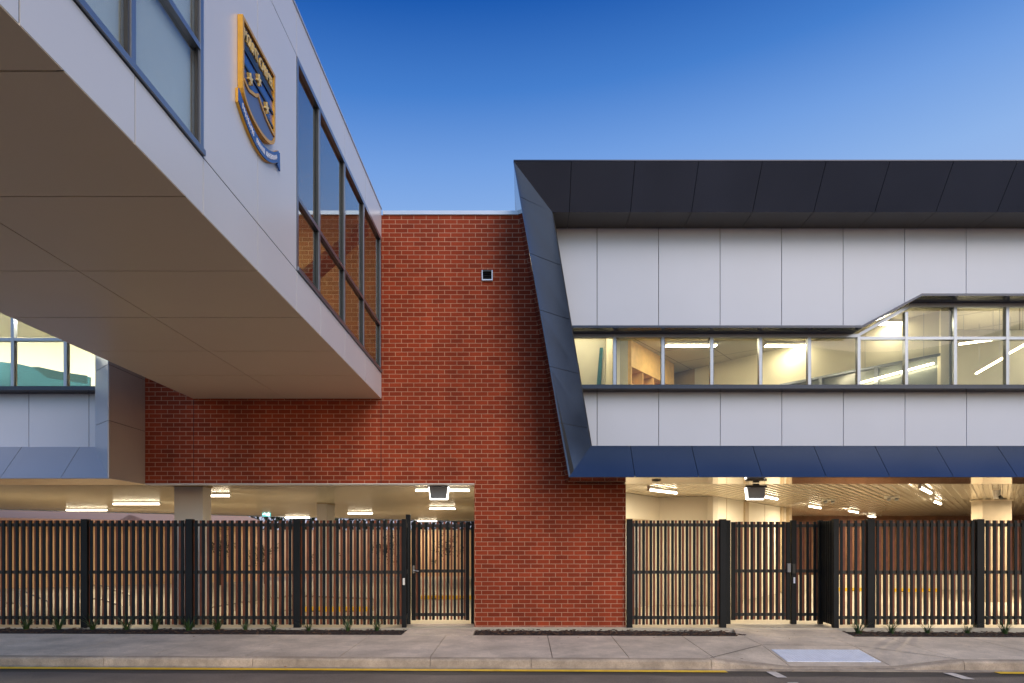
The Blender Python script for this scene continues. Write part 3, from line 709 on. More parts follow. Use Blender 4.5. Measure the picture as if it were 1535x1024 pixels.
mb = MB().box(XB - .05, XB - .024, YS, w1b - .8 + .8, Z0 + .01, wz0 - .01) if False else MB()
mb.box(XB - .05, XB - .0065, YS, YE, Z0 + .008, wz0 - .004).box(XB - .05, XB - .0065, YS, YE, wz1 + .03, Z1 - .01).box(XB - .05, XB - .0065, 5.9, 8.325, wz0 - .004, wz1 + .03)
mb.box(XBl + .05, XB - .06, YS, YE, Z0 + .016, Z0 + .05)
mb.build('joint_backing', M['dark'], br)
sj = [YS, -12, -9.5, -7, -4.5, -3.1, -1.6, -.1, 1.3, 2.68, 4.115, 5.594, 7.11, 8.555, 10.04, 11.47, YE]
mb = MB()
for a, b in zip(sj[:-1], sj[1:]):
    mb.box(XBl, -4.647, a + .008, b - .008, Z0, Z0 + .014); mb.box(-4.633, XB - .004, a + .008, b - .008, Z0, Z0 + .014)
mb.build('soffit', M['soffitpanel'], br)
MB().box(XBl, XBl + .02, YS, YE, Z0 + .015, Z1).build('far_side_cladding', M['bridge'], br)
MB().box(XBl - .01, XB + .012, YS, YE, Z1, Z1 + .03).build('roof_capping', M['coping'], br)
MB().box(XBl + .03, XB - .06, YS, YE, Z0 + .30, Z0 + .36).build('bridge_floor', M['carpet'], br)
MB().box(XBl + .03, XB - .06, YS, YE, wz1 + .15, wz1 + .2).build('bridge_ceiling', M['lightgrey'], br)
MB().box(XBl + .03, XBl + .1, YS, YE, Z0 + .36, wz1 + .15).build('inner_wall', M['tan'], br)
MB().box(-4.75, -4.55, 8.6, 12.6, wz1 + .10, wz1 + .148).build('added_inner_glow', emis('added_bridge_glow', (1., .80, .55), 26), br)  # unseen glowing strip added to light the interior so the brace shows
MB().box(XBl + .1, XB - .07, YE - .1, YE - .02, Z0 + .36, wz1 + .15).build('end_wall', M['tan'], br)
def bridge_window(y0, y1, muls, blind=False):
    mb = MB(); X0, X1 = XB - .07, XB + .006
    for y in muls: mb.box(X0, X1, y - .028, y + .028, wz0 + .055, wz1 - .05)
    mb.box(X0, X1 + .02, y0 + .006, y1 - .006, wz0 + .006, wz0 + .055).box(X0, X1 + .002, y0 + .006, y1 - .006, wz1 - .05, wz1 + .014)
    for a, b in zip(muls[:-1], muls[1:]): mb.box(X0, X1 - .002, a + .028, b - .028, wt - .025, wt + .025)
    w = mb.build('window', M['alu'], br)
    for a, b in zip(muls[:-1], muls[1:]):
        MB().box(XB - .045, XB - .037, a + .029, b - .029, wz0 + .056, wt - .026).build('pane', M['blindglass' if blind else 'bglass'], w)
        MB().box(XB - .045, XB - .037, a + .029, b - .029, wt + .026, wz1 - .051).build('pane', M['blindglass' if blind else 'bglass'], w)
    for y in muls[1:]: MB().box(XB - .034, XB - .004, y - .055, y - .0285, wz0 + .056, wz1 - .051).build('gasket', M['black'], w)
    if blind: MB().box(XB - .10, XB - .09, y0 + .05, y1 + .12, wz0 + .05, wz1 - .05).build('roller_blind', M['blind'], w)
bridge_window(w2a, 13.26, [8.36, 9.26, 10.56, 11.83, 13.20])
bridge_window(-.4, w1b, [-.37, .68, 1.73, 2.78, 3.80, 4.84, 5.87], True)
MB().box(XB - .05, XB - .0064, YS, -.4, wz0 - .01, wz1 + .03).build('side_lining', M['bridge'], br)
mb = MB(); a, b = Vector((-2.95, 9.0, 4.95)), Vector((-2.95, 12.9, 7.55)); n_ = Vector((0, -(b - a).z, (b - a).y)).normalized() * .11
mb.prism([a - n_, b - n_, b + n_, a + n_], (-.12, 0, 0)); mb.build('diagonal_brace', M['steel'], br)

# ------------------------------------------------------------------ crest on the bridge wall
cr = empty('school_crest', (XB, 7.0, 6.2), 'gold edged blue shield crest with ribbon mounted on the white bridge wall', 'crest')
y0, y1, zt_, zs, zb_ = 6.60, 7.47, 6.70, 6.05, 5.82
def shield(m=0.0):
    pts = [(y0 + m, zt_ - m), (y1 - m, zt_ - m)]
    n = 18; cy, hw = (y0 + y1) / 2, (y1 - y0) / 2 - m
    for i in range(n + 1):
        t = math.pi * i / n
        pts.append((cy + hw * math.cos(t), zs - (zs - zb_ - m) * math.sin(t) ** .8))
    return pts
def yz(pts, x): return [(x, a, b) for a, b in pts]
MB().prism(yz(shield(.02), XB + .003), (.030, 0, 0)).build('shield_field', M['blue'], cr)
mb = MB(); o_, i_ = shield(0), shield(.034); n = len(o_)
for k in range(n):
    k2 = (k + 1) % n
    mb.prism([(XB + .003, *o_[k]), (XB + .003, *o_[k2]), (XB + .003, *i_[k2]), (XB + .003, *i_[k])], (.052, 0, 0))
mb.build('gold_border', M['goldm'], cr)
mb = MB().box(XB + .0335, XB + .036, y0 + .035, y1 - .035, 6.45, 6.665)
for z in (6.415, 6.265, 6.115, 5.975): mb.box(XB + .0335, XB + .046, y0 + .035, y1 - .035, z - .013, z + .013)
mb.build('dark_bands', M['dkblue'], cr)
# mountain with gold outline
ridge = [(6.63, 6.09), (6.68, 6.07), (6.75, 6.06), (6.82, 6.085), (6.92, 6.12), (6.985, 6.17), (7.06, 6.12), (7.2, 6.06), (7.36, 6.03), (7.44, 6.025)]
lower = [p for p in shield(.036)[2:] if p[1] < 6.03]
MB().prism([(XB + .034, a, b) for a, b in ridge] + [(XB + .034, a, b) for a, b in lower], (.014, 0, 0)).build('mountain', M['greyblue'], cr)
mb = MB()
for (a, b), (c, d_) in zip(ridge[:-1], ridge[1:]):
    t = Vector((c - a, d_ - b)).normalized(); nn2 = Vector((-t.y, t.x)) * .015
    mb.prism([(XB + .034, a - nn2.x, b - nn2.y), (XB + .034, c - nn2.x, d_ - nn2.y), (XB + .034, c + nn2.x, d_ + nn2.y), (XB + .034, a + nn2.x, b + nn2.y)], (.026, 0, 0))
mb.build('mountain_outline', M['goldm'], cr)
for cy, cz in ((6.79, 6.20), (7.01, 6.34), (7.22, 6.19)):
    mb = MB(); pts = []
    for k in range(12):
        r_ = .062 if k % 2 == 0 else .030; t = math.pi / 2 + k * math.pi / 6
        pts.append((XB + .034, cy + r_ * math.cos(t), cz + r_ * math.sin(t)))
    mb.prism(pts, (.026, 0, 0)); mb.build('star', M['goldl'], cr)
# lettering along the top band
cu = bpy.data.curves.new('crest_text', 'FONT'); cu.body = 'MOUNT CARMEL'; cu.size = .14; cu.extrude = .006; cu.align_x = 'CENTER'; cu.align_y = 'CENTER'; cu.offset = .0022
tmp = bpy.data.objects.new('crest_text', cu); col.objects.link(tmp)
bpy.context.view_layer.update()
me = bpy.data.meshes.new_from_object(tmp.evaluated_get(bpy.context.evaluated_depsgraph_get()))
bpy.data.objects.remove(tmp)
wd = max(v.co.x for v in me.vertices) - min(v.co.x for v in me.vertices)
fx_ = .77 / wd
for vtx in me.vertices:
    x, y, z = vtx.co; vtx.co = Vector((XB + .042 + z, (y0 + y1) / 2 + x * fx_, 6.557 + y * 1.1))
me.materials.clear(); me.materials.append(M['goldl'])
lo = bpy.data.objects.new('lettering', me); col.objects.link(lo); lo.parent = cr; lo.matrix_basis = parent_world(cr).inverted()
# ribbon
def rib(t):     # centre line of the ribbon
    y = 6.55 + t * 1.06
    return y, 5.70 + .19 * (2 * t - 1.0) ** 2 * (1 if t < .5 else 1.05) - .0
mb, mg, n = MB(), MB(), 24
for k in range(n):
    (a, b), (c, d_) = rib(k / n), rib((k + 1) / n)
    q = [(a, b - .062), (c, d_ - .062), (c, d_ + .062), (a, b + .062)]
    mb.prism([(XB + .030, *p) for p in q], (.010, 0, 0))
    q = [(a, b - .068), (c, d_ - .068), (c, d_ + .066), (a, b + .066)]
    mg.prism([(XB + .003, *p) for p in q], (.0265, 0, 0))
mb.prism([(XB + .012, 7.60, 5.80), (XB + .012, 7.68, 5.77), (XB + .012, 7.67, 5.97), (XB + .012, 7.60, 5.95)], (.02, 0, 0))
rb = mb.build('ribbon', M['blue'], cr); mg.build('ribbon_edge', M['goldm'], rb)
for w0, w1 in ((.08, .35), (.41, .60), (.65, .94)):
    mb = MB(); t = w0
    while t < w1:
        a, b = rib(t); h = rnd.uniform(.022, .03); sl = (rib(t + .01)[1] - b) / .0106
        mb.prism([(XB + .0405, a - .006, b - h), (XB + .0405, a + .006, b - h), (XB + .0405, a + .006, b + h), (XB + .0405, a - .006, b + h)], (.004, 0, 0))
        if rnd.random() < .7:
            hh = rnd.choice((-h, 0, h - .008)); mb.prism([(XB + .0405, a + .0065, b + hh), (XB + .0405, a + .018, b + hh + sl * .012), (XB + .0405, a + .018, b + hh + .008 + sl * .012), (XB + .0405, a + .0065, b + hh + .008)], (.004, 0, 0))
        t += .031
    mb.build('ribbon_lettering', M['whitemark'], rb)

# ------------------------------------------------------------------ undercroft
uc = empty('car_park_undercroft', (-3, 20, 0), 'open car park level with ribbed metal ceiling and cream rendered core walls', 'undercroft')
def ribbed(poly_test, org, ang, L, W, pitch, z):
    d_ = Vector((math.sin(ang), math.cos(ang), 0)); n_ = Vector((math.cos(ang), -math.sin(ang), 0))
    mb = MB(); k = 0; prev = None; w = 0
    prof = [(0, 0), (.32, 0), (.42, .028), (.90, .028), (1.0, 0)]
    for i in range(int(W / pitch)):
        for f, h in prof[:-1] if i else prof[:-1]:
            p = org + n_ * ((i + f) * pitch); a = p + Vector((0, 0, z + h)); b = a + d_ * L
            va, vb = mb.bm.verts.new(a), mb.bm.verts.new(b)
            if prev: mb.bm.faces.new([prev[0], va, vb, prev[1]])
            prev = (va, vb)
    return mb
ZCE = 2.85
# left bays: ribs run parallel to the street; right bays: ribs turned 36 degrees
mb = ribbed(None, Vector((-26, 13.46, 0)), R(90), 26.6, 23.0, .20, ZCE)
bmesh.ops.transform(mb.bm, matrix=Matrix.Translation((0, 0, 0)), verts=mb.bm.verts[:])
for v_ in mb.bm.verts: v_.co.y = 13.46 + (13.46 - v_.co.y)
# the back edge of the left ceiling is skewed: it stops nearer the street at the far left
geom = mb.bm.verts[:] + mb.bm.edges[:] + mb.bm.faces[:]
bmesh.ops.bisect_plane(mb.bm, geom=geom, plane_co=(-18.4, 24.2, 0), plane_no=Vector((-.60, .80, 0)), clear_outer=True)
mb.build('ribbed_ceiling', M['ceil'], uc)
mb = ribbed(None, Vector((-12, 9, 0)), R(35), 40, 40, .18, ZCE)
for co, no in (((.6, 0, 0), (-1, 0, 0)), ((0, 13.46, 0), (0, -1, 0)), ((0, 34, 0), (0, 1, 0)), ((30, 0, 0), (1, 0, 0))):
    bmesh.ops.bisect_plane(mb.bm, geom=mb.bm.verts[:] + mb.bm.edges[:] + mb.bm.faces[:], plane_co=co, plane_no=no, clear_outer=True)
mb.build('ribbed_ceiling', M['ceil'], uc)
# deck above, so no sky leaks through
MB().prism([(-26, 13.62, 2.90), (.6, 13.62, 2.90), (.6, 36.4, 2.90), (-2.1, 36.4, 2.90), (-18.4, 24.2, 2.90), (-26, 18.5, 2.9)], (0, 0, .07)).box(.6, 30, 13.62, 34, 2.90, 2.97).build('deck', M['dark'], uc)
MB().prism([(-26, 18.55, 2.82), (-18.4, 24.25, 2.82), (-2.2, 36.4, 2.82), (-2.2, 36.48, 2.82), (-18.4, 24.33, 2.82), (-26, 18.63, 2.82)], (0, 0, .15)).build('ceiling_edge', M['coping'], uc)
# core walls at right
pts = [(2.30, 16.45), (3.63, 18.25), (4.86, 17.95), (4.92, 17.75), (9.15, 23.6)]
mb = MB()
for (a, b), (c, d_) in zip(pts[:-1], pts[1:]):
    v_ = Vector((c - a, d_ - b, 0)).normalized(); nr = Vector((-v_.y, v_.x, 0)) * .15
    mb.prism([(a, b, -.02), (c, d_, -.02), (c + nr.x, d_ + nr.y, -.02), (a + nr.x, b + nr.y, -.02)], (0, 0, ZCE + .015))
mb.build('core_wall', M['cream'], uc)
def onseg(a, c, t0, t1, z0, z1, off):
    a, c = Vector((*a, 0)), Vector((*c, 0)); v_ = (c - a).normalized(); nr = Vector((v_.y, -v_.x, 0))
    p, q = a + (c - a) * t0, a + (c - a) * t1
    return [(p.x, p.y, z0), (q.x, q.y, z0), (q.x + nr.x * off, q.y + nr.y * off, z0), (p.x + nr.x * off, p.y + nr.y * off, z0)], (0, 0, z1 - z0)
dr = MB().prism(*onseg(pts[0], pts[1], .02, .46, 0, 2.12, .015)).build('door', M['lightgrey'], uc)
MB().prism(*onseg(pts[0], pts[1], .47, .62, 0, 2.12, .012)).build('side_leaf', mat('side_leaf_paint', (.36, .33, .28), .5), dr)
MB().prism(*onseg(pts[0], pts[1], -.02, .70, 2.125, 2.23, .04)).prism(*onseg(pts[0], pts[1], .64, .70, 0, 2.124, .04)).build('door_frame', M['cream2'], dr)
for t0 in (.14, .34, .40, .62, .86): MB().prism(*onseg(pts[3], pts[4], t0, t0 + (.045 if t0 in (.34, .86) else .006), 0, ZCE - .01, .05 if t0 in (.34, .86) else .004)).build('wall_batten', M['cream2'], uc)
MB().prism(*onseg(pts[3], pts[4], .96, 1.0, 0, ZCE - .01, .12)).build('corner_post', M['cream2'], uc)
MB().box(9.3, 30, 30.0, 30.2, -.02, ZCE + .02).build('back_wall', M['brownwall'], uc)
MB().box(9.0, 30, 24.5, 24.7, -.02, .5).build('low_wall', M['cream'], uc)
def column(px0, px1, pyt, dep, m, label):
    Y = (ZCE - EYE) * F / (PY - pyt); x0, x1 = xat(px0, Y), xat(px1, Y)
    e = empty('column', ((x0 + x1) / 2, Y + dep / 2, 0), label, 'column', 'columns of the car park'); e['kind'] = 'thing'
    MB().box(x0, x1, Y, Y + dep, -.03, ZCE + .02).build('shaft', m, e, bevel=.008)
    MB().box(x0 - .02, x1 + .02, Y - .02, Y + dep + .02, ZCE - .03, ZCE + .0).build('head_trim', M['cream2'], e)
column(261, 304, 728, .40, M['lightgrey'], 'wide grey column just behind the left fence under the brick beam')
column(475, 490, 754, .85, M['lightgrey'], 'slim pale column deep behind the left fence')
column(1473, 1517, 749, .5, mat('tan_column_paint', (.36, .29, .20), .6), 'broad cream column behind the right fence')

# ceiling tubes
LT = 'tube lights on the car park ceiling'; TUBE_W = 62
def tube_light(p, q, label):
    c = (p + q) / 2; d_ = q - p; Lh = d_.length / 2; a = math.atan2(d_.y, d_.x)
    e = empty('tube_light', (c.x, c.y, ZCE), label, 'tube light', LT, rz=a)
    m = Matrix.Translation((c.x, c.y, 0)) @ Matrix.Rotation(a, 4, 'Z')
    MB().box(-Lh, Lh, -.03, .03, 2.80, 2.849, m).build('housing', M['whitebox'], e)
    mb = MB(); mb.box(-Lh + .02, Lh - .02, -.028, .028, 2.756, 2.798, m); mb.build('diffuser', M['tube'], e, bevel=.014)
    la = bpy.data.lights.new('tube_lamp', 'AREA'); la.shape = 'RECTANGLE'; la.size = 2 * Lh - .06; la.size_y = .05; la.energy = TUBE_W * max(.5, Lh / .6); la.color = (1., .85, .60)
    lo_ = bpy.data.objects.new('tube_lamp', la); col.objects.link(lo_); lo_.location = (c.x, c.y, 2.748); lo_.rotation_euler = (0, 0, a)
    for x in (-Lh, Lh - .019): MB().box(x, x + .019, -.032, .032, 2.752, 2.799, m).build('end_cap', M['whitebox'], e)
def flat(px0, px1, py, label, z=2.75):
    Y = (z - EYE) * F / (PY - py); tube_light(Vector((xat(px0, Y), Y, 0)), Vector((xat(px1, Y), Y, 0)), label)
flat(99, 162, 766, 'tube light above the pale roof, leftmost over the left fence')
flat(169, 241, 757, 'tube light left of the wide grey column')
flat(290, 346, 745, 'tube light partly hidden behind the wide grey column')
flat(427, 465, 777, 'tube light low over the fence right of the exit sign')
flat(521, 559, 771, 'tube light right of the slim pale column')
flat(622, 705, 737, 'nearest tube light, passing behind the floodlight over the left gate')
flat(643, 683, 764, 'tube light above the left gate, below the floodlight')
flat(626, 655, 782, 'farthest tube light, seen through the top of the left gate')
def diag(a, b, label, z=2.75):
    Ya = (z - EYE) * F / (PY - a[1]); Yb = (z - EYE) * F / (PY - b[1])
    tube_light(Vector((xat(a[0], Ya), Ya, 0)), Vector((xat(b[0], Yb), Yb, 0)), label)
diag((972, 736), (1014, 741), 'skewed tube light beside the brick pier above the cream door')
diag((1145, 746), (1165, 750), 'skewed tube light just right of the right floodlight')
diag((1211, 760), (1230, 763), 'skewed tube light above the right gate post')
diag((1271, 767), (1286, 769.5), 'small skewed tube light, third in the row going back from the right floodlight')
diag((1300, 774.5), (1312, 776), 'tiny farthest tube light low over the right fence')
diag((1379, 733), (1395, 741), 'bright skewed tube light nearest the soffit at right')
diag((1399, 753), (1410, 757), 'skewed tube light behind the bright one, left of the cream column')
flat(-190, -110, 745, 'unseen extra tube light for more light beyond the left edge of the fence')  # out of view, only adds light to the left bays
diag((1560, 745), (1600, 755), 'unseen extra tube light for more light beyond the right edge of the fence')  # unseen as well, added for the light at the right end

# floodlights facing into the car park
def floodlight(px0, px1, py0, py1, Y, label, rim=True):
    a, b = at(px0, py0, Y), at(px1, py1, Y); x0, x1, zt, zb = a.x, b.x, a.z, b.z
    e = empty('floodlight', ((x0 + x1) / 2, Y, zt), label, 'floodlight', 'floodlights over the gates')
    ins = .03
    MB().prism([(x0, Y, zt), (x1, Y, zt), (x1 - ins, Y, zb), (x0 + ins, Y, zb)], (0, .10, 0)).build('housing', M['greybox'], e, bevel=.012)
    MB().prism([(x0 - .02, Y + .101, zt + .0), (x1 + .02, Y + .101, zt + .0), (x1 - ins + .02, Y + .101, zb - .02), (x0 + ins - .02, Y + .101, zb - .02)], (0, .035, 0)).build('lens', M['floodlens'], e)
    MB().box(x0 - .03, x1 + .03, Y + .02, Y + .08, zt + .004, zt + .05).box((x0 + x1) / 2 - .06, (x0 + x1) / 2 + .06, Y + .03, Y + .07, zt + .05, max(zt + .06, (ZCE if Y > 13.5 else ZB) - .008)).build('bracket', M['black'], e)
floodlight(643, 671, 729.5, 747, 13.68, 'grey floodlight box hanging under the brick lintel over the left gate')
floodlight(1121, 1148, 731, 747, 13.3, 'grey floodlight box hanging from the polished soffit over the right gate')

# exit sign
Y = 27.0; c = at(399, 768.5, Y)
e = empty('exit_sign', (c.x, Y, c.z), 'small green running man exit sign hanging from the car park ceiling', 'exit sign')
MB().box(c.x - .16, c.x + .16, Y, Y + .06, c.z - .155, c.z + .155).build('face', M['exitg'], e)
MB().box(c.x - .165, c.x + .165, Y - .005, Y + .07, c.z + .156, c.z + .19).tube((c.x, Y + .03, c.z + .19), (c.x, Y + .03, ZCE), .012, 6).build('housing', M['black'], e)
mb = MB()     # running figure and doorway
P = lambda pts: mb.prism([(c.x + a, Y - .004, c.z + b) for a, b in pts], (0, .003, 0))
P([(.06, -.13), (.13, -.13), (.13, .12), (.06, .12)])
P([(-.07 + .028 * math.cos(t), .09 + .028 * math.sin(t)) for t in [k * math.pi / 4 for k in range(8)]])
P([(-.09, .05), (-.03, .055), (-.04, -.03), (-.085, -.02)]); P([(-.03, .05), (.03, .01), (.03, -.01), (-.03, .025)]); P([(-.09, .045), (-.13, .0), (-.115, -.01), (-.08, .02)])
P([(-.06, -.025), (-.035, -.03), (.02, -.06), (.01, -.12), (-.012, -.12), (-.006, -.07)]); P([(-.085, -.02), (-.06, -.03), (-.085, -.08), (-.14, -.085), (-.14, -.065), (-.10, -.06)])
mb.build('running_figure', M['exitw'], e)

# security camera, detectors, soffit downlight
c = at(1494, 735, 15.9)
e = empty('security_camera', (c.x, 15.9, ZCE), 'white turret security camera on the ribbed ceiling by the cream column', 'security camera')
MB().tube((c.x, 15.9, ZCE), (c.x, 15.9, ZCE - .05), .085, 16, .08).build('mount', M['whitebox'], e, smooth=False)
MB().tube((c.x, 15.9, ZCE - .05), (c.x, 15.88, ZCE - .19), .078, 16, .07).build('body', M['whitebox'], e)
MB().tube((c.x + .02, 15.83, ZCE - .15), (c.x + .03, 15.78, ZCE - .20), .04, 12).build('lens', M['black'], e)
for px, py, lab in ((1242, 751, 'flat white box detector on the ribbed ceiling above the right gate'), (1337, 747, 'twin headed emergency light on the ribbed ceiling right of the gate')):
    Y = (2.80 - EYE) * F / (PY - py); x = xat(px, Y)
    e = empty('ceiling_fitting', (x, Y, ZCE), lab, 'ceiling fitting')
    MB().box(x - .17, x + .17, Y - .08, Y + .08, 2.80, ZCE - .001).build('base', M['whitebox'], e, bevel=.01)
    mb = MB()
    for s in (-.1, .1): mb.tube((x + s, Y - .03, 2.80), (x + s, Y - .05, 2.75), .045, 10, .05)
    mb.build('heads', M['greybox'], e)
c = at(984, 720, 12.75)
e = empty('soffit_sensor', (c.x, 12.75, ZB - .005), 'small black disc sensor in the polished soffit by the brick pier', 'sensor')
MB().tube((c.x, 12.75, ZB - .005), (c.x, 12.75, ZB - .018), .09, 14, .085).build('bezel', M['black'], e)
MB().tube((c.x, 12.75, ZB - .018), (c.x, 12.75, ZB - .026), .05, 12, .03).build('lens', M['darkmetal'], e)

# ------------------------------------------------------------------ fences and gates
ZS0, ZS1 = .028, 2.05
RAILS = (1.962, 1.046, .165)
def slats(parent, P0, P1, y_dir=None, n=None, z0=ZS0, z1=ZS1, pitch=.135, start_front=True, rails=True):
    """one slatted panel between two plan points; front slats, rails and rear slats are its parts"""
    P0, P1 = Vector((*P0, 0)), Vector((*P1, 0)); d_ = P1 - P0; L_ = d_.length; d_.normalize()
    a = math.atan2(d_.y, d_.x); m = Matrix.Translation(P0) @ Matrix.Rotation(a, 4, 'Z')
    n = n or max(2, round(L_ / pitch)); p = L_ / n
    fr, re = MB(), MB()
    for i in range(n):
        x = (i + .5) * p; j = rnd.uniform(-.0015, .0015)
        fr.box(x - .0245 + j, x + .0245 + j, -.046, -.018, z0, z1, m)
    for i in range(n + 1):
        x = min(max(i * p, .02), L_ - .02); j = rnd.uniform(-.0015, .0015)
        re.box(x - .0205 + j, x + .0205 + j, 0, .022, z0, z1, m)
    fr.build('front_slats', M['charcoal'], parent); re.build('rear_slats', M['rust'], parent)
    if rails:
        for z in RAILS: MB().box(0, L_, -.0175, -.0005, z - .032, z + .032, m).build('rail', M['rail'], parent)
def post(parent, x, y, w=.10, z1=2.075, dep=None, name='post', z0=-.09):
    dep = dep or w
    MB().box(x - w / 2, x + w / 2, y - dep / 2, y + dep / 2, z0, z1).build(name, M['post'], parent, bevel=.006)
YFN = 13.26
f1 = empty('slatted_fence', (-8, YFN, 0), 'long charcoal and timber slat fence left of the brick pier', 'fence')
pp = [xat(p, YFN) for p in (-192, -33, 128.5, 285, 446, 606)]
for i, x in enumerate(pp): post(f1, x, YFN, .125 if 0 < i < 5 else .085)
for a, b in zip(pp[:-1], pp[1:]): slats(f1, (a + .065, YFN), (b - .065 if b < -2.5 else b - .045, YFN))
MB().box(pp[-1] - .02, pp[-1] + .02, YFN - .052, YFN - .044, .80, .93).build('key_plate', M['whitebox'], f1)
# gate by the pier
YG1 = 13.83
g1 = empty('slatted_gate', (-1.7, YG1, 0), 'single slatted pedestrian gate against the left side of the brick pier', 'gate')
xa, xb = xat(617, YG1), xat(703.5, YG1)
post(g1, xat(612, YG1), YG1, .09, 2.19, name='hinge_post'); post(g1, xat(708.5, YG1), YG1, .06, 2.05, name='latch_post')
mb = MB().box(xa, xa + .085, YG1 - .025, YG1 + .025, .05, 2.04).box(xb - .07, xb, YG1 - .025, YG1 + .025, .05, 2.04); mb.build('stile', M['post'], g1, bevel=.004)
slats(g1, (xa + .09, YG1), (xb - .075, YG1), z0=.06, z1=2.045)
MB().box(xa + .025, xa + .065, YG1 - .034, YG1 - .026, 1.0, 1.16).tube((xa + .045, YG1 - .03, 1.055), (xa + .045, YG1 - .075, 1.055), .011, 8).tube((xa + .04, YG1 - .075, 1.055), (xa + .16, YG1 - .075, 1.045), .010, 8).build('lever_handle', M['chrome'], g1)
slats(f1, (pp[-1] + .03, YFN + .08), (xat(612, YG1) - .02, YG1 - .06), n=4)
# right fence: short bay, gate set back, return, long run
f2 = empty('slatted_fence', (3, YFN, 0), 'short slatted fence bay between the brick pier and the right gate', 'fence')
a, b = xat(943.5, YFN), xat(1083, YFN)
post(f2, a, YFN, .11); post(f2, b, YFN, .12)
slats(f2, (a + .06, YFN), (b - .065, YFN), n=12)
MB().box(b - .12, b + .14, YFN - .14, YFN + .08, -.12, -.075).build('post_footing', M['concrete'], f2)
YG2 = 13.86
g2 = empty('slatted_gate', (4.8, YG2, 0), 'set-back right slatted gate with keypad and narrow fixed side leaf', 'gate')
post(g2, xat(1091, YG2), YG2, .09, name='hinge_post', z0=-.05); post(g2, xat(1189, YG2), YG2, .105, name='latch_post', z0=-.05); post(g2, xat(1229.5, YG2), YG2, .09, name='end_post', z0=-.05)
xa, xb = xat(1096, YG2), xat(1184, YG2)
MB().box(xa, xa + .085, YG2 - .025, YG2 + .025, .05, 2.04).box(xb - .08, xb, YG2 - .025, YG2 + .025, .05, 2.04).build('stile', M['post'], g2, bevel=.004)
slats(g2, (xa + .09, YG2), (xb - .085, YG2), z0=.06, z1=2.045, n=8)
slats(g2, (xat(1194, YG2), YG2), (xat(1225.5, YG2), YG2), z0=.04, z1=2.045, n=3)
MB().box(xb - .075, xb - .005, YG2 - .075, YG2 - .026, 1.02, 1.20).build('keypad', M['greybox'], g2, bevel=.006)
MB().box(xb + .02, xb + .08, YG2 - .09, YG2 - .054, 1.0, 1.19).build('latch', M['black'], g2)
x = xat(1189, YG2); MB().box(x - .016, x + .016, YG2 - .062, YG2 - .053, .80, .92).build('pull_plate', M['whitemark'], g2)
f3 = empty('slatted_fence', (8, YFN, 0), 'long slatted fence right of the gate with a short return to it', 'fence')
xc = xat(1252, 13.2)
post(f3, xc, 13.2, .105)
slats(f3, (xat(1231, YG2) + .02, YG2 - .06), (xc - .01, 13.26), n=5)
pp = [xc, xat(1303.5, YFN), xat(1467, YFN), xat(1628, YFN), xat(1790, YFN)]
for x in pp[1:]: post(f3, x, YFN, .14)
slats(f3, (pp[0] + .06, YFN), (pp[1] - .075, YFN), n=4)
for a, b in zip(pp[1:-1], pp[2:]): slats(f3, (a + .075, YFN), (b - .075, YFN))

# ------------------------------------------------------------------ planting
def tuft_mesh(seed, n=46):
    r = random.Random(seed); mb = MB()
    for _ in range(n):
        a = r.uniform(0, 6.283); L_ = r.uniform(.10, .25); lean = r.uniform(.15, .95); w = r.uniform(.003, .006)
        d_ = Vector((math.cos(a), math.sin(a), 0)); sd = Vector((-d_.y, d_.x, 0)); base = d_ * r.uniform(0, .025); prev = None
        for k in range(5):
            t = k / 4; p = base + d_ * (lean * L_ * t * t * 1.0 + .15 * L_ * t) + Vector((0, 0, L_ * (t - .42 * lean * t * t)))
            ww = w * (1 - t * .9); q = (mb.bm.verts.new(p - sd * ww), mb.bm.verts.new(p + sd * ww))
            if prev: mb.bm.faces.new([prev[0], prev[1], q[1], q[0]])
            prev = q
    return mb
ords = ['first', 'second', 'third', 'fourth', 'fifth', 'sixth', 'seventh', 'eighth', 'ninth', 'tenth', 'eleventh', 'twelfth']
def place_tuft(px, seed, label, Y, group, s):
    mb = tuft_mesh(seed); o = mb.build('grass_tuft', M['leaf']); x = xat(px, Y)
    o.location = (x, Y, zback(x) - .0); o.scale = (s, s, s * rnd.uniform(.85, 1.1)); tag(o, label, 'plant', group)
for i, px in enumerate((39.5, 88, 139, 190, 232, 283, 326, 368, 411, 463, 521, 565)):
    place_tuft(px, 50 + i, f'strappy green tuft in the left mulch bed, {ords[i]} counted from the left end', 12.85 + rnd.uniform(-.05, .08), 'grass tufts along the left fence', rnd.uniform(1.3, 2.0))
for i, px in enumerate((1287, 1336, 1390, 1450, 1506)):
    place_tuft(px, 80 + i, f'strappy green tuft in the right mulch bed, {ords[i]} counted from the gate', 12.75 + rnd.uniform(-.05, .08), 'grass tufts along the right fence', rnd.uniform(1.4, 2.0))

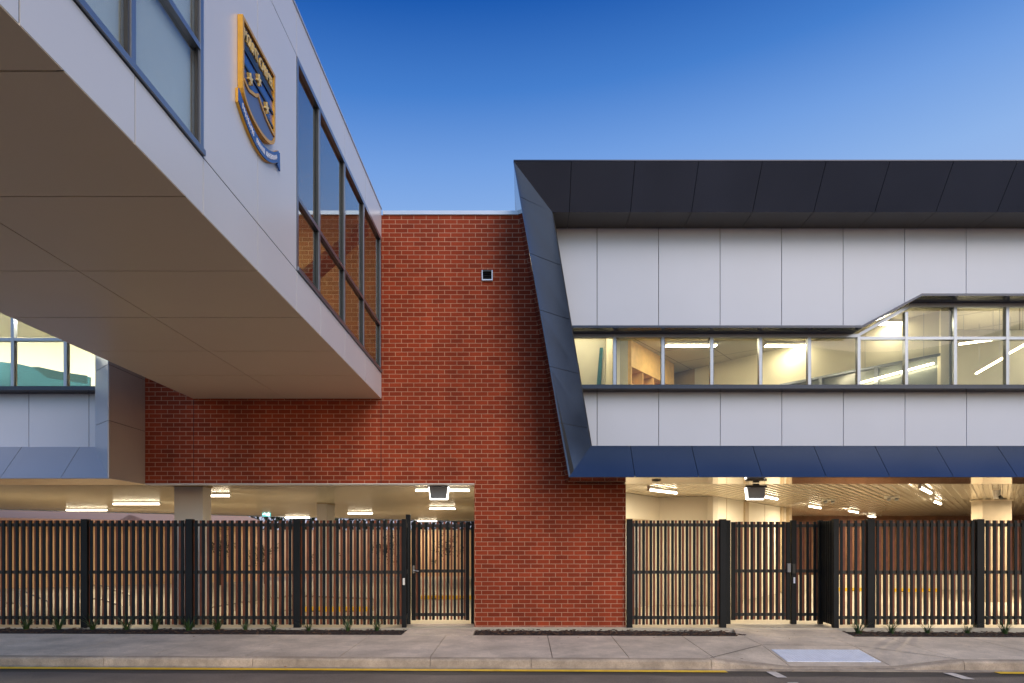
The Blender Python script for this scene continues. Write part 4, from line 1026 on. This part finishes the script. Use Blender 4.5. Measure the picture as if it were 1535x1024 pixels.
def small_tree(px, Y, cz, r_, seed, label):
    rr = random.Random(seed); x = xat(px, Y)
    e = empty('small_tree', (x, Y, -.03), label, 'tree', 'small trees behind the left fence')
    mb = MB(); mb.tube((x, Y, -.03), (x + .03, Y, cz - r_ * .3), .05, 8, .03)
    for k in range(5):
        a = k * 1.3; mb.tube((x + .02, Y, cz - r_ * .5), (x + math.cos(a) * r_ * .6, Y + math.sin(a) * r_ * .6, cz + r_ * .3), .02, 6, .008)
    mb.build('trunk', M['bark'], e)
    mb = MB(); cl = [Vector((rr.gauss(0, .5), rr.gauss(0, .5), rr.gauss(0, .55))) * r_ for _ in range(16)]
    for _ in range(1100):
        c_ = rr.choice(cl); p = Vector((x, Y, cz)) + c_ + Vector((rr.gauss(0, 1), rr.gauss(0, 1), rr.gauss(0, 1))) * r_ * .22
        m = Matrix.Translation(p) @ Matrix.Rotation(rr.uniform(0, 6.3), 4, 'Z') @ Matrix.Rotation(rr.uniform(0, 3), 4, 'X'); s = rr.uniform(.02, .045)
        mb.poly([m @ Vector((-s * .5, 0, 0)), m @ Vector((0, -s, 0)), m @ Vector((s * .5, 0, 0)), m @ Vector((0, s, 0))])
    mb.build('crown', M['leafdark'], e)
small_tree(330, 27.5, 1.55, .48, 1, 'dark bushy tree behind the middle of the left fence, left of the exit sign')
small_tree(397, 28.5, 1.35, .50, 2, 'dark bushy tree behind the left fence below the exit sign')
small_tree(487, 27, 1.2, .5, 3, 'dark bushy tree behind the left fence below the slim pale column')
small_tree(577, 29, 1.45, .55, 4, 'dark bushy tree behind the last fence bay before the left gate')
small_tree(672, 29, 1.5, .5, 5, 'dark bushy tree seen through the left gate')

# ------------------------------------------------------------------ things beyond the fence
hs = empty('neighbouring_house', (-20, 33, 0), 'pale roofed house beyond the car park, seen above the left fence', 'house')
he, hn = Vector((.8, .6, 0)), Vector((-.6, .8, 0)); H0 = Vector((-18.4, 24.2, 0)) + hn * 1.3
def hp_(s_, n_, z): v = H0 + he * s_ + hn * n_; return (v.x, v.y, z)
MB().prism([hp_(-.6, 0, -.2), hp_(9.0, 0, -.2), hp_(9.0, 6, -.2), hp_(-.6, 6, -.2)], (0, 0, 2.72)).build('wall', M['houseWall'], hs)
rf = MB()
for a, b in ((-1.0, 4.6), (3.6, 9.4)):
    m0, m1 = a + 1.6, b - 1.6
    rf.poly([hp_(a, -.4, 2.56), hp_(b, -.4, 2.56), hp_(m1, 2.6, 3.45), hp_(m0, 2.6, 3.45)])
    rf.poly([hp_(a, -.4, 2.56), hp_(m0, 2.6, 3.45), hp_(a, 6.4, 2.56)]); rf.poly([hp_(b, -.4, 2.56), hp_(b, 6.4, 2.56), hp_(m1, 2.6, 3.45)])
    rf.poly([hp_(a, 6.4, 2.56), hp_(m0, 2.6, 3.45), hp_(m1, 2.6, 3.45), hp_(b, 6.4, 2.56)])
rf.build('roof', M['rooftin'], hs)
MB().prism([hp_(-1.0, -.48, 2.48), hp_(9.4, -.48, 2.48), hp_(9.4, -.41, 2.48), hp_(-1.0, -.41, 2.48)], (0, 0, .09)).build('gutter', M['rooftin'], hs)
hx1 = -11.5
dk = empty('dark_shed', (-30, 36, 0), 'dark clad shed at the far left behind the fence', 'shed')
mb = MB().box(-44, -25.5, 34, 40, -.2, 4.4); mb.build('wall', M['darkclad'], dk)
mb = MB()
for k in range(14): mb.box(-44, -25.5, 33.96, 33.998, .1 + k * .3, .36 + k * .3)
mb.build('cladding_boards', M['darkclad'], dk)
bw = empty('boundary_wall', (-4, 34, 0), 'peach boundary wall at the back of the car park', 'wall')
MB().box(-18, 9.4, 35.2, 35.4, -.2, 2.3).build('wall_panel', M['houseWall'], bw); MB().box(-18, 9.4, 35.15, 35.45, 2.3, 2.38).build('capping', M['cream2'], bw)
MB().box(-18.2, -17.9, 35.1, 35.5, -.2, 2.45).build('end_pier', M['houseWall'], bw)
hd = empty('hedge', (-6, 37, 0), 'tall dark hedge behind the boundary wall at the back of the car park', 'hedge')
mb = MB(); rr = random.Random(5)
for _ in range(12000):
    p = Vector((rr.uniform(-20, 10), 36.2 + rr.random() ** 1.5 * 1.6, rr.uniform(0, 5.2 + .5 * math.sin(rr.uniform(0, 6))))); m = Matrix.Translation(p) @ Matrix.Rotation(rr.uniform(0, 6.3), 4, 'Z') @ Matrix.Rotation(rr.uniform(0, 3), 4, 'X'); q = rr.uniform(.13, .27)
    mb.poly([m @ Vector((-q * .5, 0, 0)), m @ Vector((0, -q, 0)), m @ Vector((q * .5, 0, 0)), m @ Vector((0, q, 0))])
mb.build('foliage', M['leafdark'], hd)
mb = MB()
for k in range(30): mb.tube((-20 + k, 36.9, -.1), (-20 + k + .1, 36.9, 3.2), .06, 6, .03)
mb.build('stems', M['bark'], hd)
def wheel_stop(px, py, label):
    Y = (EYE + .0) * F / (py - PY); x = xat(px, Y)
    e = empty('wheel_stop', (x, Y, -.028), label, 'wheel stop', 'yellow wheel stops in the car park')
    MB().prism([(x - .8, Y - .08, -.028), (x - .8, Y + .08, -.028), (x - .8, Y + .05, .09), (x - .8, Y - .05, .09)], (1.6, 0, 0)).build('bar', M['yellow'], e, bevel=.01)
    MB().box(x - .5, x - .3, Y - .09, Y + .09, -.02, .0).box(x + .3, x + .5, Y - .09, Y + .09, -.02, .0).build('fixing', M['black'], e)
wheel_stop(500, 915, 'yellow wheel stop behind the last bay of the left fence')
wheel_stop(672, 897, 'yellow wheel stop seen through the left gate')
wheel_stop(1262, 885, 'yellow wheel stop behind the narrow bay at the right gate corner')
wheel_stop(1370, 886, 'yellow wheel stop behind the long bay right of the gate')
def handrail(pts, Y, label):
    q = [at(px, py, Y) for px, py in pts]
    e = empty('handrail', (q[0].x, Y, 0), label, 'handrail', 'metal ramp rails behind the left fence')
    for dz in (0, -.35):
        mb = MB()
        for a, b in zip(q[:-1], q[1:]): mb.tube(a + Vector((0, 0, dz)), b + Vector((0, 0, dz)), .024, 8)
        mb.build('rail', M['chrome'], e)
    for p in q: MB().tube((p.x, Y, -.03), (p.x, Y, p.z), .022, 8).build('baluster', M['chrome'], e)
handrail([(8, 884), (30, 884), (72, 902)], 17.5, 'sloping metal handrail behind the far left fence bay')
handrail([(135, 878), (150, 878), (195, 893)], 18.0, 'sloping metal handrail behind the second left fence bay')
handrail([(310, 912), (352, 905), (436, 893), (560, 898)], 16.6, 'long low metal rail behind the third and fourth left fence bays')

# ------------------------------------------------------------------ camera, sky, sun
cam = bpy.data.cameras.new('camera'); co = bpy.data.objects.new('camera', cam); col.objects.link(co)
co.location = (0, 0, EYE); co.rotation_euler = (R(90), 0, 0)
cam.sensor_width = 36; cam.lens = 36 * F / 1535; cam.shift_x = -(PX - 767.5) / 1535; cam.shift_y = (PY - 512) / 1535
cam.clip_start = .05; cam.clip_end = 2000
scene.camera = co

SUN_EL, SUN_AZ = R(9), R(150)
EXPO = .5
SKY_K, RAMP_K = 1.0, 1 / 2 ** EXPO
SKY_STOPS = [(0., (.62, .62, .75)), (.30, (.38, .53, .83)), (.42, (.27, .455, .82)), (.49, (.165, .345, .755)), (.555, (.062, .215, .62)), (.63, (.011, .10, .43)), (1., (.03, .09, .28))]
wld = bpy.data.worlds.new('World'); scene.world = wld; wld.use_nodes = True
nt = wld.node_tree; bg = nt.nodes['Background']
sky = nt.nodes.new('ShaderNodeTexSky'); sky.sky_type = 'NISHITA'; sky.sun_disc = False
sky.sun_elevation = SUN_EL; sky.sun_rotation = SUN_AZ; sky.altitude = 0; sky.air_density = 1.6; sky.dust_density = .4; sky.ozone_density = 4
# twilight gradient of the clear eastern sky, the sky model's glow on the side where the sun went down
tc = nt.nodes.new('ShaderNodeTexCoord'); sp = nt.nodes.new('ShaderNodeSeparateXYZ'); nt.links.new(tc.outputs['Generated'], sp.inputs[0])
rampn = nt.nodes.new('ShaderNodeValToRGB'); cr_ = rampn.color_ramp
stops = SKY_STOPS
while len(cr_.elements) < len(stops): cr_.elements.new(.5)
for e_, (p_, c_) in zip(cr_.elements, stops): e_.position = p_; e_.color = c4(c_)
skew_ = nt.nodes.new('ShaderNodeMath'); skew_.operation = 'MULTIPLY_ADD'; skew_.inputs[1].default_value = -.06
nt.links.new(sp.outputs[0], skew_.inputs[0]); nt.links.new(sp.outputs[2], skew_.inputs[2]); nt.links.new(skew_.outputs[0], rampn.inputs[0])
mask = nt.nodes.new('ShaderNodeMapRange'); mask.inputs[1].default_value = .35; mask.inputs[2].default_value = -.6
nt.links.new(sp.outputs[1], mask.inputs[0])
sc1 = nt.nodes.new('ShaderNodeVectorMath'); sc1.operation = 'SCALE'; nt.links.new(sky.outputs[0], sc1.inputs[0]); nt.links.new(mask.outputs[0], sc1.inputs['Scale'])
sc2 = nt.nodes.new('ShaderNodeVectorMath'); sc2.operation = 'SCALE'; sc2.inputs['Scale'].default_value = SKY_K; nt.links.new(sc1.outputs[0], sc2.inputs[0])
sc3 = nt.nodes.new('ShaderNodeVectorMath'); sc3.operation = 'SCALE'; sc3.inputs['Scale'].default_value = RAMP_K / .15; nt.links.new(rampn.outputs['Color'], sc3.inputs[0])
addn = nt.nodes.new('ShaderNodeVectorMath'); addn.operation = 'ADD'; nt.links.new(sc2.outputs[0], addn.inputs[0]); nt.links.new(sc3.outputs[0], addn.inputs[1])
nt.links.new(addn.outputs[0], bg.inputs['Color']); bg.inputs['Strength'].default_value = .15
sl = bpy.data.lights.new('sun', 'SUN'); so = bpy.data.objects.new('sun', sl); col.objects.link(so)
sl.energy = 1.35; sl.angle = R(40); sl.color = (1., .81, .63)
dv = Vector((math.sin(SUN_AZ) * math.cos(R(34)), math.cos(SUN_AZ) * math.cos(R(34)), math.sin(R(34))))
so.rotation_euler = dv.to_track_quat('Z', 'Y').to_euler(); so.location = (10, -20, 20)

scene.view_settings.view_transform = 'Standard'; scene.view_settings.look = 'None'; scene.view_settings.exposure = EXPO; scene.view_settings.gamma = 1
scene.render.engine = 'CYCLES'
cy = scene.cycles; cy.use_denoising = True; cy.max_bounces = 8; cy.transparent_max_bounces = 12; cy.caustics_reflective = False; cy.caustics_refractive = False; cy.sample_clamp_indirect = 6
